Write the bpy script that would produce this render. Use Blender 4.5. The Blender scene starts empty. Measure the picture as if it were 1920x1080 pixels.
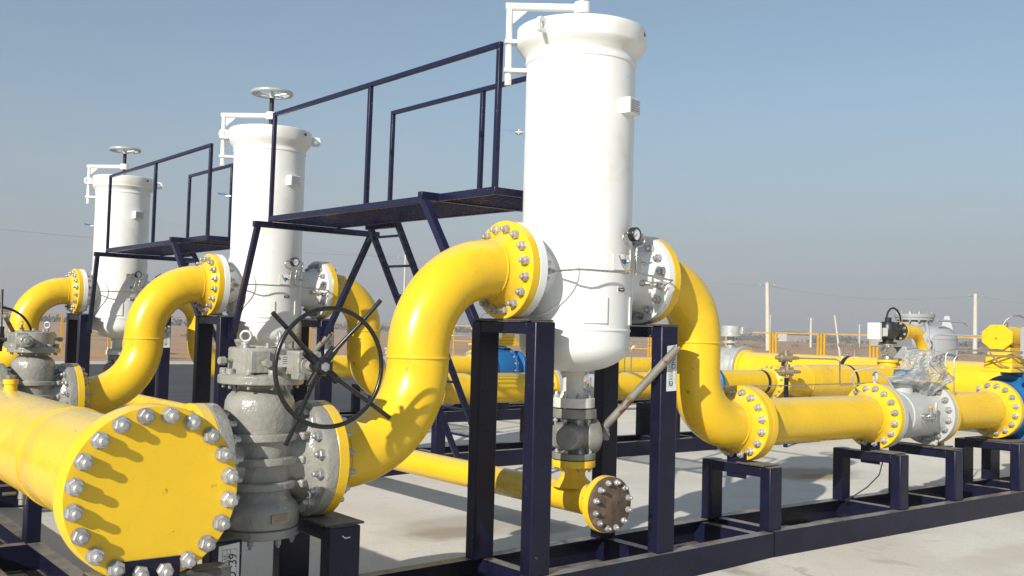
import bpy, math, random
from math import pi, sin, cos, radians as R, sqrt
from mathutils import Vector as V, Matrix

random.seed(7)
scene = bpy.context.scene
col = scene.collection

# ------------------------------------------------------------------ camera
CAM = V((-4.8688, -5.4713, 1.7425))
yaw, pitch, roll = R(51.916), R(2.381), R(1.544)
fw = V((cos(yaw)*cos(pitch), sin(yaw)*cos(pitch), sin(pitch)))
rt = fw.cross(V((0, 0, 1))).normalized(); up = rt.cross(fw)
rt2 = rt*cos(roll) + up*sin(roll); up2 = -rt*sin(roll) + up*cos(roll)
cd = bpy.data.cameras.new('camera'); co = bpy.data.objects.new('camera', cd); col.objects.link(co)
co.matrix_world = Matrix(((rt2.x, up2.x, -fw.x, CAM.x), (rt2.y, up2.y, -fw.y, CAM.y), (rt2.z, up2.z, -fw.z, CAM.z), (0, 0, 0, 1)))
cd.sensor_width = 36; cd.lens = 1904.14*36/1920; cd.clip_start = .05; cd.clip_end = 20000
scene.camera = co

# ------------------------------------------------------------------ light
SUN_AZ, SUN_EL = R(203), R(25)          # where the sun stands: azimuth from +X, elevation
sd = V((cos(SUN_AZ)*cos(SUN_EL), sin(SUN_AZ)*cos(SUN_EL), sin(SUN_EL)))
sl = bpy.data.lights.new('sun', 'SUN'); sl.energy = 4.7; sl.angle = R(.53); sl.color = (1, .945, .85)
so = bpy.data.objects.new('sun', sl); col.objects.link(so)
so.rotation_euler = sd.to_track_quat('Z', 'Y').to_euler()
w = bpy.data.worlds.new('World'); scene.world = w; w.use_nodes = True
nt = w.node_tree; nt.nodes.clear()
sky = nt.nodes.new('ShaderNodeTexSky'); sky.sky_type = 'NISHITA'; sky.sun_disc = False
sky.sun_elevation = SUN_EL; sky.sun_rotation = pi/2 - SUN_AZ
sky.altitude = 300; sky.air_density = 1.0; sky.dust_density = 1.0; sky.ozone_density = 1.5
bg = nt.nodes.new('ShaderNodeBackground'); bg.inputs['Strength'].default_value = .107
wo = nt.nodes.new('ShaderNodeOutputWorld')
# dusty air low over the plain: the sky pales to grey lavender towards the horizon
tcw = nt.nodes.new('ShaderNodeTexCoord'); sxy = nt.nodes.new('ShaderNodeSeparateXYZ'); nt.links.new(tcw.outputs['Generated'], sxy.inputs[0])
mrw = nt.nodes.new('ShaderNodeMapRange'); mrw.interpolation_type = 'SMOOTHERSTEP'
mrw.inputs[1].default_value = -.02; mrw.inputs[2].default_value = .30; mrw.inputs[3].default_value = .95; mrw.inputs[4].default_value = .36
nt.links.new(sxy.outputs[2], mrw.inputs[0])
mxw = nt.nodes.new('ShaderNodeMix'); mxw.data_type = 'RGBA'; nt.links.new(mrw.outputs[0], mxw.inputs[0])
mul = nt.nodes.new('ShaderNodeMix'); mul.data_type = 'RGBA'; mul.blend_type = 'MULTIPLY'; mul.inputs[0].default_value = 1
nt.links.new(sky.outputs[0], mul.inputs[6]); mul.inputs[7].default_value = (.86, .99, .975, 1)
nt.links.new(mul.outputs[2], mxw.inputs[6]); mxw.inputs[7].default_value = (3.0, 3.18, 3.5, 1)
mpw = nt.nodes.new('ShaderNodeMapping'); mpw.inputs['Scale'].default_value = (3, 3, 26); nt.links.new(tcw.outputs['Generated'], mpw.inputs[0])
nzw = nt.nodes.new('ShaderNodeTexNoise'); nzw.inputs['Scale'].default_value = 1.6; nzw.inputs['Detail'].default_value = 6; nt.links.new(mpw.outputs[0], nzw.inputs['Vector'])
n1 = nt.nodes.new('ShaderNodeMapRange'); n1.inputs[1].default_value = .46; n1.inputs[2].default_value = .72; n1.inputs[4].default_value = .16; nt.links.new(nzw.outputs[0], n1.inputs[0])
n2 = nt.nodes.new('ShaderNodeMapRange'); n2.inputs[1].default_value = .30; n2.inputs[2].default_value = .05; nt.links.new(sxy.outputs[2], n2.inputs[0])
n3 = nt.nodes.new('ShaderNodeMath'); n3.operation = 'MULTIPLY'; nt.links.new(n1.outputs[0], n3.inputs[0]); nt.links.new(n2.outputs[0], n3.inputs[1])
mxc = nt.nodes.new('ShaderNodeMix'); mxc.data_type = 'RGBA'; nt.links.new(n3.outputs[0], mxc.inputs[0]); nt.links.new(mxw.outputs[2], mxc.inputs[6]); mxc.inputs[7].default_value = (4.2, 4.15, 4.0, 1)
nt.links.new(mxc.outputs[2], bg.inputs[0]); nt.links.new(bg.outputs[0], wo.inputs[0])
vs = scene.view_settings
vs.view_transform = 'Standard'; vs.look = 'None'; vs.gamma = 1; vs.use_curve_mapping = False; vs.exposure = 0.25
scene.cycles.max_bounces = 8; scene.cycles.volume_bounces = 0

# ------------------------------------------------------------------ materials
def mat(name, rgb, rough=.4, metal=0, vary=.12, vscale=3., bump=0, bscale=60., dust=None, coat=0, spec=None, vobj=0, bdist=.004, spots=None, streak=None):
    m = bpy.data.materials.new(name); m.use_nodes = True
    t = m.node_tree; n = t.nodes; L = t.links
    b = n['Principled BSDF']
    b.inputs['Roughness'].default_value = rough; b.inputs['Metallic'].default_value = metal
    if spec is not None: b.inputs['Specular IOR Level'].default_value = spec
    if coat: b.inputs['Coat Weight'].default_value = coat; b.inputs['Coat Roughness'].default_value = .12
    tc = n.new('ShaderNodeTexCoord'); co_ = tc.outputs['Object']
    def noise(scale, detail=4, vec=None, rgh=.55):
        x = n.new('ShaderNodeTexNoise'); x.inputs['Scale'].default_value = scale; x.inputs['Detail'].default_value = detail
        x.inputs['Roughness'].default_value = rgh; L.new(vec or co_, x.inputs['Vector']); return x.outputs[0]
    def ramp(fac, a, b_, c0=0, c1=1):
        x = n.new('ShaderNodeMapRange'); x.inputs[1].default_value = a; x.inputs[2].default_value = b_
        x.inputs[3].default_value = c0; x.inputs[4].default_value = c1; L.new(fac, x.inputs[0]); return x.outputs[0]
    def mix(fac, a, b_):
        x = n.new('ShaderNodeMix'); x.data_type = 'RGBA'
        if hasattr(fac, 'links'): L.new(fac, x.inputs[0])
        else: x.inputs[0].default_value = fac
        for s, i in ((a, 6), (b_, 7)):
            if hasattr(s, 'links'): L.new(s, x.inputs[i])
            else: x.inputs[i].default_value = (*s, 1)
        return x.outputs[2]
    lo = tuple(c*(1-vary) for c in rgb); hi = tuple(min(1, c*(1+vary*.6)) for c in rgb)
    c = mix(ramp(noise(vscale, 5), .3, .7), lo, hi)
    if spots:
        for (srgb, sc, th, wd) in spots:
            c = mix(ramp(noise(sc, 6), th, th+wd), c, srgb)
    if streak:
        mp = n.new('ShaderNodeMapping'); mp.inputs['Scale'].default_value = streak[1]; L.new(co_, mp.inputs[0])
        c = mix(ramp(noise(1, 6, mp.outputs[0]), streak[2], streak[3]), c, streak[0])
    if dust:
        g = n.new('ShaderNodeNewGeometry'); s = n.new('ShaderNodeSeparateXYZ'); L.new(g.outputs['Normal'], s.inputs[0])
        up_ = ramp(s.outputs[2], .7, .97)
        mm = n.new('ShaderNodeMath'); mm.operation = 'MULTIPLY'; L.new(up_, mm.inputs[0]); L.new(ramp(noise(9, 6), .25, .6, .25, dust[1]), mm.inputs[1])
        c = mix(mm.outputs[0], c, dust[0])
    L.new(c, b.inputs['Base Color'])
    rr = ramp(noise(vscale*4, 4), .3, .7, rough*.8, min(1, rough*1.25)); L.new(rr, b.inputs['Roughness'])
    if vobj:
        oi = n.new('ShaderNodeObjectInfo'); hs = n.new('ShaderNodeHueSaturation'); L.new(ramp(oi.outputs['Random'], 0, 1, 1-vobj, 1+vobj*.6), hs.inputs['Value']); L.new(c, hs.inputs['Color']); L.new(hs.outputs[0], b.inputs['Base Color'])
    if bump:
        bp = n.new('ShaderNodeBump'); bp.inputs['Strength'].default_value = bump; bp.inputs['Distance'].default_value = bdist
        L.new(noise(bscale, 3), bp.inputs['Height']); L.new(bp.outputs[0], b.inputs['Normal'])
    return m

DUST = (.30, .27, .22)
M = dict(
 yellow=mat('yellow_paint', (.82, .52, .016), .28, vary=.07, vscale=2.5, bump=.22, bscale=16, spots=[((.62, .40, .03), 1.3, .56, .14), ((.40, .21, .02), 9, .70, .04), ((.16, .09, .03), 24, .73, .03)], dust=((.78, .62, .26), .62)),
 white=mat('white_paint', (.79, .79, .765), .38, vary=.05, vscale=2, bump=.08, bscale=30, spots=[((.66, .61, .50), 1.7, .60, .15), ((.50, .44, .34), 7, .68, .10), ((.28, .20, .13), 26, .76, .03)]),
 dirty_white=mat('stained_white_paint', (.66, .64, .58), .5, vary=.15, vscale=9, spots=[((.22, .12, .06), 14, .66, .05)]),
 cast=mat('grey_cast_paint', (.30, .295, .265), .22, vary=.18, vscale=6, bump=.85, bscale=30, bdist=.009, dust=((.33, .31, .26), .6), spots=[((.30, .17, .07), 11, .72, .06)], coat=.25),
 grey_rough=mat('worn_grey_casting', (.235, .235, .21), .34, vary=.25, vscale=10, bump=.5, bscale=60, spots=[((.28, .15, .06), 13, .66, .05)]),
 lightgrey=mat('light_grey_paint', (.46, .47, .46), .38, vary=.06, vscale=4, bump=.08),
 tankgrey=mat('tank_grey_paint', (.33, .34, .35), .5, vary=.06, vscale=2),
 navy=mat('navy_paint', (.0075, .008, .027), .33, spec=.28, vary=.3, vscale=5, bump=.12, bscale=35, dust=(DUST, .75), spots=[((.10, .09, .08), 16, .70, .04)]),
 navyrail=mat('navy_rail_paint', (.010, .011, .040), .28, spec=.4, vary=.2, vscale=5, dust=((.12, .11, .12), .4), spots=[((.16, .13, .10), 20, .70, .03)]),
 black=mat('black_enamel', (.014, .014, .014), .28, vary=.3, vscale=12, spots=[((.10, .05, .03), 18, .66, .05)]),
 blackcast=mat('black_casting', (.02, .022, .022), .35, vary=.2, bump=.3),
 galv=mat('galvanised_steel', (.46, .46, .465), .42, metal=.55, vobj=.22, vary=.25, vscale=30, spots=[((.38, .35, .30), 40, .60, .1)]),
 steel=mat('stainless_steel', (.58, .55, .50), .25, metal=.9, vary=.15, vscale=20),
 brass=mat('dull_brass', (.38, .30, .20), .4, metal=.6, vary=.2, vscale=20),
 rusty=mat('rusty_plate', (.11, .075, .05), .75, vary=.5, vscale=14, bump=.6, bscale=70, spots=[((.20, .15, .11), 9, .55, .15), ((.05, .03, .02), 22, .60, .1)]),
 rustpipe=mat('rust_flecked_grey_paint', (.19, .18, .15), .55, vary=.25, vscale=8, spots=[((.12, .055, .025), 7, .57, .03), ((.20, .10, .04), 18, .62, .04)]),
 blue=mat('blue_paint', (.012, .13, .36), .35, vary=.15, vscale=5, bump=.1),
 bluegrey=mat('blue_grey_paint', (.07, .13, .22), .45, vary=.15),
 bluehandle=mat('blue_plastic', (.012, .085, .22), .4),
 sticker=mat('paper', (.74, .75, .73), .6, vary=.1, vscale=20),
 ink=mat('ink', (.01, .01, .01), .6, vary=0),
 inkwhite=mat('white_ink', (.85, .85, .85), .6, vary=0),
 inkgrey=mat('grey_ink', (.16, .16, .17), .6, vary=0),
 rubber=mat('gasket_rubber', (.012, .012, .012), .7, vary=.2),
 band=mat('black_wrap_band', (.016, .018, .024), .5),
 shim=mat('shim_plate', (.075, .07, .065), .55, vary=.4, vscale=12, dust=((.26, .25, .22), .7)),
 fence=mat('fence_yellow', (.62, .34, .012), .5, vary=.15),
 pole=mat('pole_concrete', (.56, .53, .46), .8, vary=.12, vscale=1.5),
 wire=mat('wire', (.20, .20, .21), .6),
 orange=mat('orange_cap', (.75, .30, .02), .5),
 silver=mat('silver_paint', (.50, .51, .50), .35, metal=.3, vary=.15, vscale=8, bump=.15),
 twine=mat('twine', (.50, .38, .22), .8),
)
def plastic_wrap():
    m = bpy.data.materials.new('clear_plastic_wrap'); m.use_nodes = True
    t = m.node_tree; n = t.nodes; L = t.links; n.clear()
    o = n.new('ShaderNodeOutputMaterial'); mx = n.new('ShaderNodeMixShader'); tr = n.new('ShaderNodeBsdfTransparent')
    pr = n.new('ShaderNodeBsdfPrincipled'); pr.inputs['Base Color'].default_value = (.50, .51, .49, 1); pr.inputs['Roughness'].default_value = .12
    tc = n.new('ShaderNodeTexCoord'); no = n.new('ShaderNodeTexNoise'); no.inputs['Scale'].default_value = 13; no.inputs['Detail'].default_value = 3
    bp = n.new('ShaderNodeBump'); bp.inputs['Strength'].default_value = 1; bp.inputs['Distance'].default_value = .03
    mr = n.new('ShaderNodeMapRange'); mr.inputs[1].default_value = .3; mr.inputs[2].default_value = .7; mr.inputs[3].default_value = .38; mr.inputs[4].default_value = .80
    L.new(tc.outputs['Object'], no.inputs['Vector']); L.new(no.outputs[0], bp.inputs['Height']); L.new(bp.outputs[0], pr.inputs['Normal'])
    L.new(no.outputs[0], mr.inputs[0]); L.new(mr.outputs[0], mx.inputs[0])
    L.new(tr.outputs[0], mx.inputs[1]); L.new(pr.outputs[0], mx.inputs[2]); L.new(mx.outputs[0], o.inputs[0])
    return m
M['wrap'] = plastic_wrap()
def ground_mat(name, rgb, specs, rough=.85, bump=.25, bscale=40, joints=None, stains=(), cracks=False):
    m = bpy.data.materials.new(name); m.use_nodes = True
    t = m.node_tree; n = t.nodes; L = t.links; b = n['Principled BSDF']; b.inputs['Roughness'].default_value = rough
    tc = n.new('ShaderNodeTexCoord'); c = None
    def noise(scale3, detail=6):
        mp = n.new('ShaderNodeMapping'); mp.inputs['Scale'].default_value = scale3; L.new(tc.outputs['Object'], mp.inputs[0])
        x = n.new('ShaderNodeTexNoise'); x.inputs['Scale'].default_value = 1; x.inputs['Detail'].default_value = detail; x.inputs['Roughness'].default_value = .6
        L.new(mp.outputs[0], x.inputs['Vector']); return x.outputs[0]
    base = n.new('ShaderNodeRGB'); base.outputs[0].default_value = (*rgb, 1); c = base.outputs[0]
    def over(fac, rgb2):
        nonlocal c
        x = n.new('ShaderNodeMix'); x.data_type = 'RGBA'; L.new(fac, x.inputs[0]); L.new(c, x.inputs[6]); x.inputs[7].default_value = (*rgb2, 1); c = x.outputs[2]
    for (rgb2, sc, a, b_, amt) in specs:
        mr = n.new('ShaderNodeMapRange'); mr.inputs[1].default_value = a; mr.inputs[2].default_value = b_; mr.inputs[4].default_value = amt
        L.new(noise(sc), mr.inputs[0]); over(mr.outputs[0], rgb2)
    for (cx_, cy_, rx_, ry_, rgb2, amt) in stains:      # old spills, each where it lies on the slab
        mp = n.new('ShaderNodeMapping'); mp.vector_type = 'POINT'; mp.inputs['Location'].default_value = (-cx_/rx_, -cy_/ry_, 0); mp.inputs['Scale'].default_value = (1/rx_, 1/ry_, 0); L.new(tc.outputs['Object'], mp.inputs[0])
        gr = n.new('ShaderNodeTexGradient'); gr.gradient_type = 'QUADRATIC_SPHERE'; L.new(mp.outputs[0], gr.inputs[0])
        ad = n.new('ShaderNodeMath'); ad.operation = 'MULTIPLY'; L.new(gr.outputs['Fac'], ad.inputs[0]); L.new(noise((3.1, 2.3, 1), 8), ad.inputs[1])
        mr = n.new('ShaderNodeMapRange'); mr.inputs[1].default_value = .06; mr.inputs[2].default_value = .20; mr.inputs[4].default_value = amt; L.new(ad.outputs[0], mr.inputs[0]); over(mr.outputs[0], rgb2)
    if cracks:
        vo = n.new('ShaderNodeTexVoronoi'); vo.feature = 'DISTANCE_TO_EDGE'; vo.inputs['Scale'].default_value = .35
        dm = n.new('ShaderNodeVectorMath'); dm.operation = 'MULTIPLY_ADD'; dm.inputs[1].default_value = (.5, .5, 0)
        nz = n.new('ShaderNodeTexNoise'); nz.inputs['Scale'].default_value = 1.7; nz.inputs['Detail'].default_value = 5; L.new(tc.outputs['Object'], nz.inputs['Vector'])
        L.new(nz.outputs['Color'], dm.inputs[0]); L.new(tc.outputs['Object'], dm.inputs[2]); L.new(dm.outputs[0], vo.inputs['Vector'])
        m1 = n.new('ShaderNodeMapRange'); m1.inputs[1].default_value = .0035; m1.inputs[2].default_value = .0; m1.inputs[4].default_value = .6; L.new(vo.outputs['Distance'], m1.inputs[0])
        m2 = n.new('ShaderNodeMapRange'); m2.inputs[1].default_value = .50; m2.inputs[2].default_value = .60; L.new(noise((.22, .3, 1), 3), m2.inputs[0])
        m3 = n.new('ShaderNodeMath'); m3.operation = 'MULTIPLY'; L.new(m1.outputs[0], m3.inputs[0]); L.new(m2.outputs[0], m3.inputs[1]); over(m3.outputs[0], (.16, .145, .12))
    if joints:
        s = n.new('ShaderNodeSeparateXYZ'); L.new(tc.outputs['Object'], s.inputs[0])
        for ax, step, off in joints:
            a1 = n.new('ShaderNodeMath'); a1.operation = 'ADD'; a1.inputs[1].default_value = off; L.new(s.outputs[ax], a1.inputs[0])
            a2 = n.new('ShaderNodeMath'); a2.operation = 'PINGPONG'; a2.inputs[1].default_value = step; L.new(a1.outputs[0], a2.inputs[0])
            a3 = n.new('ShaderNodeMath'); a3.operation = 'LESS_THAN'; a3.inputs[1].default_value = .009; L.new(a2.outputs[0], a3.inputs[0])
            a4 = n.new('ShaderNodeMath'); a4.operation = 'MULTIPLY'; a4.inputs[1].default_value = .55; L.new(a3.outputs[0], a4.inputs[0])
            over(a4.outputs[0], tuple(x*.35 for x in rgb))
    L.new(c, b.inputs['Base Color'])
    bp = n.new('ShaderNodeBump'); bp.inputs['Strength'].default_value = bump; bp.inputs['Distance'].default_value = .01
    L.new(noise((bscale,)*3, 4), bp.inputs['Height']); L.new(bp.outputs[0], b.inputs['Normal'])
    return m
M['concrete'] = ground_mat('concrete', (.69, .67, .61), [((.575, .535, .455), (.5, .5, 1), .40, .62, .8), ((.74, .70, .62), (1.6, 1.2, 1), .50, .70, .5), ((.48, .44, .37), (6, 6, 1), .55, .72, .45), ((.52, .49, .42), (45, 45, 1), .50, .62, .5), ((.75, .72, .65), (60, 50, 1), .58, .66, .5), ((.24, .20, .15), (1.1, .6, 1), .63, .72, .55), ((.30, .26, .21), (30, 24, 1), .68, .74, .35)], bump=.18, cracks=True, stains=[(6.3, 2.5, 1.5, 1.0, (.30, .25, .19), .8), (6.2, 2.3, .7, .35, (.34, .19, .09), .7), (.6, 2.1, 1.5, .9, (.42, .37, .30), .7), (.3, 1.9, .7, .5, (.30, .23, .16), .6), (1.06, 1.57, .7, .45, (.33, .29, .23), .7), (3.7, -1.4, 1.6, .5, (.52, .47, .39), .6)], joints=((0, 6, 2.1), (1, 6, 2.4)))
M['asphalt'] = ground_mat('asphalt', (.052, .054, .058), [((.085, .085, .085), (.25, .9, 1), .45, .65, .9), ((.03, .031, .034), (.5, 3, 1), .50, .65, .8), ((.13, .125, .12), (9, 14, 1), .62, .72, .5)], bump=.6, bscale=60)
M['soil'] = ground_mat('dry_field', (.44, .275, .155), [((.47, .31, .18), (.03, .012, 1), .42, .6, .8), ((.25, .155, .09), (.25, .06, 1), .50, .68, .7), ((.44, .31, .20), (.05, .35, 1), .58, .7, .6), ((.19, .12, .075), (2.2, 1.2, 1), .60, .75, .6)], bump=.8, bscale=6)
M['scrub'] = mat('dry_scrub', (.21, .15, .10), .9, vary=.4, vscale=.5)
M['haytree'] = mat('bare_far_trees', (.10, .095, .075), .9, vary=.3, vscale=.1)
M['wall_pale'] = mat('pale_render', (.55, .52, .47), .9, vary=.1, vscale=.3)
M['roof_grey'] = mat('grey_roof', (.22, .22, .23), .8)
M['tanwall'] = mat('tan_render', (.42, .34, .26), .9, vary=.1, vscale=.5)

# ------------------------------------------------------------------ mesh builder
class MB:
    def __init__(s): s.v = []; s.f = []
    def add(s, vs_, fs): o = len(s.v); s.v += [V(x) for x in vs_]; s.f += [tuple(i+o for i in f) for f in fs]; return s
    def box(s, lo, hi, rot=None, piv=None):
        x0, y0, z0 = lo; x1, y1, z1 = hi
        vv = [V(p) for p in ((x0, y0, z0), (x1, y0, z0), (x1, y1, z0), (x0, y1, z0), (x0, y0, z1), (x1, y0, z1), (x1, y1, z1), (x0, y1, z1))]
        if rot is not None:
            c = V(piv) if piv else (V(lo)+V(hi))/2; vv = [c + rot @ (p-c) for p in vv]
        return s.add(vv, [(0, 3, 2, 1), (4, 5, 6, 7), (0, 1, 5, 4), (1, 2, 6, 5), (2, 3, 7, 6), (3, 0, 4, 7)])
    def lathe(s, prof, o=(0, 0, 0), d=(0, 0, 1), n=48, sq=(1, 1), ph=0., closed=False):
        o = V(o); d = V(d).normalized()
        a = V((0, 0, 1)) if abs(d.z) < .9 else V((1, 0, 0))
        u = (a - d*a.dot(d)).normalized(); w_ = d.cross(u)
        base = len(s.v); rings = []
        for t, r in prof:
            if r < 1e-6: rings.append([len(s.v)]); s.v.append(o+d*t)
            else:
                rings.append(list(range(len(s.v), len(s.v)+n)))
                for i in range(n):
                    q = 2*pi*i/n + ph; s.v.append(o + d*t + u*(r*sq[0]*cos(q)) + w_*(r*sq[1]*sin(q)))
        pairs = list(zip(rings, rings[1:]))
        if closed: pairs.append((rings[-1], rings[0]))
        for A, B in pairs:
            for i in range(n):
                j = (i+1) % n
                if len(A) == 1 and len(B) == 1: continue
                if len(A) == 1: s.f.append((A[0], B[i], B[j])[::-1])
                elif len(B) == 1: s.f.append((A[i], A[j], B[0]))
                else: s.f.append((A[i], A[j], B[j], B[i]))
        if not closed:
            if len(rings[0]) > 1: s.f.append(tuple(rings[0])[::-1])
            if len(rings[-1]) > 1: s.f.append(tuple(rings[-1]))
        return s
    def cyl(s, a, b, r, r1=None, n=24):
        a = V(a); b = V(b); return s.lathe([(0, r), ((b-a).length, r if r1 is None else r1)], a, b-a, n)
    def tube(s, pts, r, n=12, closed=False):
        pts = [V(p) for p in pts]; N = len(pts); rs = r if isinstance(r, (list, tuple)) else [r]*N
        tan = []
        for i in range(N):
            if closed: t = pts[(i+1) % N]-pts[i-1]
            else: t = pts[min(i+1, N-1)]-pts[max(i-1, 0)]
            tan.append(t.normalized())
        a = V((0, 0, 1)) if abs(tan[0].z) < .9 else V((1, 0, 0))
        u = (a-tan[0]*a.dot(tan[0])).normalized(); rings = []
        for i in range(N):
            u = (u-tan[i]*u.dot(tan[i])).normalized(); w_ = tan[i].cross(u)
            rings.append(list(range(len(s.v), len(s.v)+n)))
            for k in range(n):
                q = 2*pi*k/n; s.v.append(pts[i]+(u*cos(q)+w_*sin(q))*rs[i])
        for i in range(N if closed else N-1):
            A = rings[i]; B = rings[(i+1) % N]
            for k in range(n):
                j = (k+1) % n; s.f.append((A[k], A[j], B[j], B[k]))
        if not closed: s.f.append(tuple(rings[0])[::-1]); s.f.append(tuple(rings[-1]))
        return s
    def torus(s, c, ax, Rr, r, n=48, m=10):
        c = V(c); ax = V(ax).normalized(); a = V((0, 0, 1)) if abs(ax.z) < .9 else V((1, 0, 0))
        u = (a-ax*a.dot(ax)).normalized(); w_ = ax.cross(u)
        return s.tube([c+u*(Rr*cos(2*pi*i/n))+w_*(Rr*sin(2*pi*i/n)) for i in range(n)], r, m, True)
    def prism(s, poly, o, ux, uy, dv):
        o = V(o); ux = V(ux); uy = V(uy); dv = V(dv); n = len(poly)
        vv = [o+ux*p[0]+uy*p[1] for p in poly]; vv += [p+dv for p in vv]
        return s.add(vv, [tuple(range(n))[::-1], tuple(range(n, 2*n))] + [(i, (i+1) % n, (i+1) % n+n, i+n) for i in range(n)])
    def bar(s, a, b, wx, wy, side=None):
        a = V(a); b = V(b); d = (b-a).normalized()
        u = V(side) if side else (V((0, 0, 1)) if abs(d.z) < .95 else V((1, 0, 0)))
        u = (u-d*u.dot(d)).normalized(); w_ = d.cross(u)
        return s.prism([(-wx/2, -wy/2), (wx/2, -wy/2), (wx/2, wy/2), (-wx/2, wy/2)], a, u, w_, b-a)
    def sphere(s, c, r, n=20, m=10, sq=1):
        return s.lathe([(-cos(pi*i/m)*r*sq, sin(pi*i/m)*r if 0 < i < m else 0) for i in range(m+1)], c, (0, 0, 1), n)

def arc(c, a0, a1, Rr, u, w_, n=14):
    c = V(c); u = V(u); w_ = V(w_); return [c+u*(Rr*cos(a0+(a1-a0)*i/n))+w_*(Rr*sin(a0+(a1-a0)*i/n)) for i in range(n+1)]

OFF = {}
def link(name, mesh, m, parent=None, off=V((0, 0, 0)), bevel=0, seg=2):
    o = bpy.data.objects.new(name, mesh); col.objects.link(o); mesh.materials.append(m)
    if parent: o.parent = parent
    if bevel:
        b = o.modifiers.new('bevel', 'BEVEL'); b.width = bevel; b.segments = seg; b.limit_method = 'ANGLE'; b.angle_limit = R(40); b.harden_normals = False
    return o
def tag(o, label, cat, group=None, kind=None):
    if label: o['label'] = label
    if cat: o['category'] = cat
    if group: o['group'] = group
    if kind: o['kind'] = kind
    return o
def thing(name, label, cat, base, group=None):
    o = bpy.data.objects.new(name, None); col.objects.link(o); o.location = base; o.empty_display_size = .2
    OFF[o.name] = V(base); return tag(o, label, cat, group)
def mesh_of(name, mb, off, smooth=True, ang=38):
    me = bpy.data.meshes.new(name); me.from_pydata([tuple(v-off) for v in mb.v], [], mb.f); me.validate(); me.update()
    if smooth:
        me.polygons.foreach_set('use_smooth', [True]*len(me.polygons)); me.set_sharp_from_angle(angle=R(ang))
    return me
def root_off(p):
    while p.parent: p = p.parent
    return OFF.get(p.name, V((0, 0, 0)))
def part(name, mb, m, parent=None, bevel=0, smooth=True, label=None, seg=2):
    off = root_off(parent) if parent else V((0, 0, 0))
    o = link(name, mesh_of(name, mb, off, smooth), M[m] if isinstance(m, str) else m, parent, bevel=bevel, seg=seg)
    if label: o['label'] = label
    return o
def solo(name, mb, m, label, cat, group=None, bevel=0, kind=None):
    c = sum(mb.v, V((0, 0, 0)))/len(mb.v); zmin = min(p.z for p in mb.v); base = V((c.x, c.y, zmin))
    o = link(name, mesh_of(name, mb, base), M[m] if isinstance(m, str) else m, bevel=bevel); o.location = base
    return tag(o, label, cat, group, kind)
def copy_tree(o, parent=None):
    c = o.copy(); col.objects.link(c)
    if parent: c.parent = parent
    for ch in list(o.children): copy_tree(ch, c)
    return c
def dup(o, dv, label):
    c = copy_tree(o); c.location = V(o.location)+V(dv); c['label'] = label; OFF[c.name] = OFF.get(o.name, V(o.location))+V(dv); return c
def text(body, size, loc, ux, uy, m, parent, name='lettering'):
    c = bpy.data.curves.new(name, 'FONT'); c.body = body; c.size = size; c.extrude = .0004; c.align_x = 'CENTER'; c.align_y = 'CENTER'
    c.materials.append(M[m]); tmp = bpy.data.objects.new(name, c); col.objects.link(tmp)
    me = bpy.data.meshes.new_from_object(tmp.evaluated_get(bpy.context.evaluated_depsgraph_get())); bpy.data.objects.remove(tmp); bpy.data.curves.remove(c)
    o = bpy.data.objects.new(name, me); col.objects.link(o); o.parent = parent
    ux = V(ux).normalized(); uy = V(uy).normalized(); uz = ux.cross(uy); l = V(loc)-root_off(parent)
    o.matrix_basis = Matrix(((ux.x, uy.x, uz.x, l.x), (ux.y, uy.y, uz.y, l.y), (ux.z, uy.z, uz.z, l.z), (0, 0, 0, 1)))
    return o

# bolts: one mesh per size, a stud with a hex nut at each end
BOLT = {}
def bolt_mesh(half, grip, rs, rn, hn, var=0):
    k = (half, grip, rs, rn, hn, var); half += (-.007, 0, .006)[var]
    if k not in BOLT:
        b = MB(); b.lathe([(-half, rs*.7), (-half+.006, rs), (half-.006, rs), (half, rs*.7)], d=(1, 0, 0), n=14)
        for sgn in (-1, 1):
            b.lathe([(grip, rn*.98), (grip+hn*.85, rn), (grip+hn, rn*.86)], d=(sgn, 0, 0), n=6, ph=random.random())
            b.lathe([(grip+.001, rn*1.02), (grip+.006, rn*1.02)], d=(sgn, 0, 0), n=16)
        me = mesh_of('bolt', b, V((0, 0, 0)), True, 30); me.materials.append(M['galv']); BOLT[k] = me
    return BOLT[k]
def bolts(parent, c, ax, Rb, n, grip, rs=.0165, rn=.031, hn=.034, ext=.03, ph=.5, skip=()):
    c = V(c); ax = V(ax).normalized(); a = V((0, 0, 1)) if abs(ax.z) < .9 else V((1, 0, 0))
    u = (a-ax*a.dot(ax)).normalized(); w_ = ax.cross(u); off = root_off(parent)
    for i in range(n):
        if i in skip: continue
        q = 2*pi*(i+ph)/n; p = c+u*(Rb*cos(q))+w_*(Rb*sin(q))
        me = bolt_mesh(grip+hn+ext, grip, rs, rn, hn, random.choice((0, 1, 1, 2)))
        o = bpy.data.objects.new('bolt', me); col.objects.link(o); o.parent = parent; o.location = p-off
        o.rotation_mode = 'QUATERNION'
        o.rotation_quaternion = V((1, 0, 0)).rotation_difference(ax) @ __import__('mathutils').Quaternion((1, 0, 0), random.uniform(0, 1))

def flange_mb(x, sgn, Rf, rp, t=.066, neck=.085, c=(0, 0), n=72):
    """weld-neck flange on an X axis: face at x, body going in direction sgn"""
    mb = MB()
    mb.lathe([(0, 0), (0, Rf-.004), (.004, Rf), (t-.004, Rf), (t, Rf-.004), (t+.002, rp*1.32), (t+.012, rp*1.27), (t+neck*.75, rp*1.04), (t+neck, rp+.004), (t+neck+.01, 0)], (x, c[0], c[1]), (sgn, 0, 0), n)
    return mb

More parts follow.
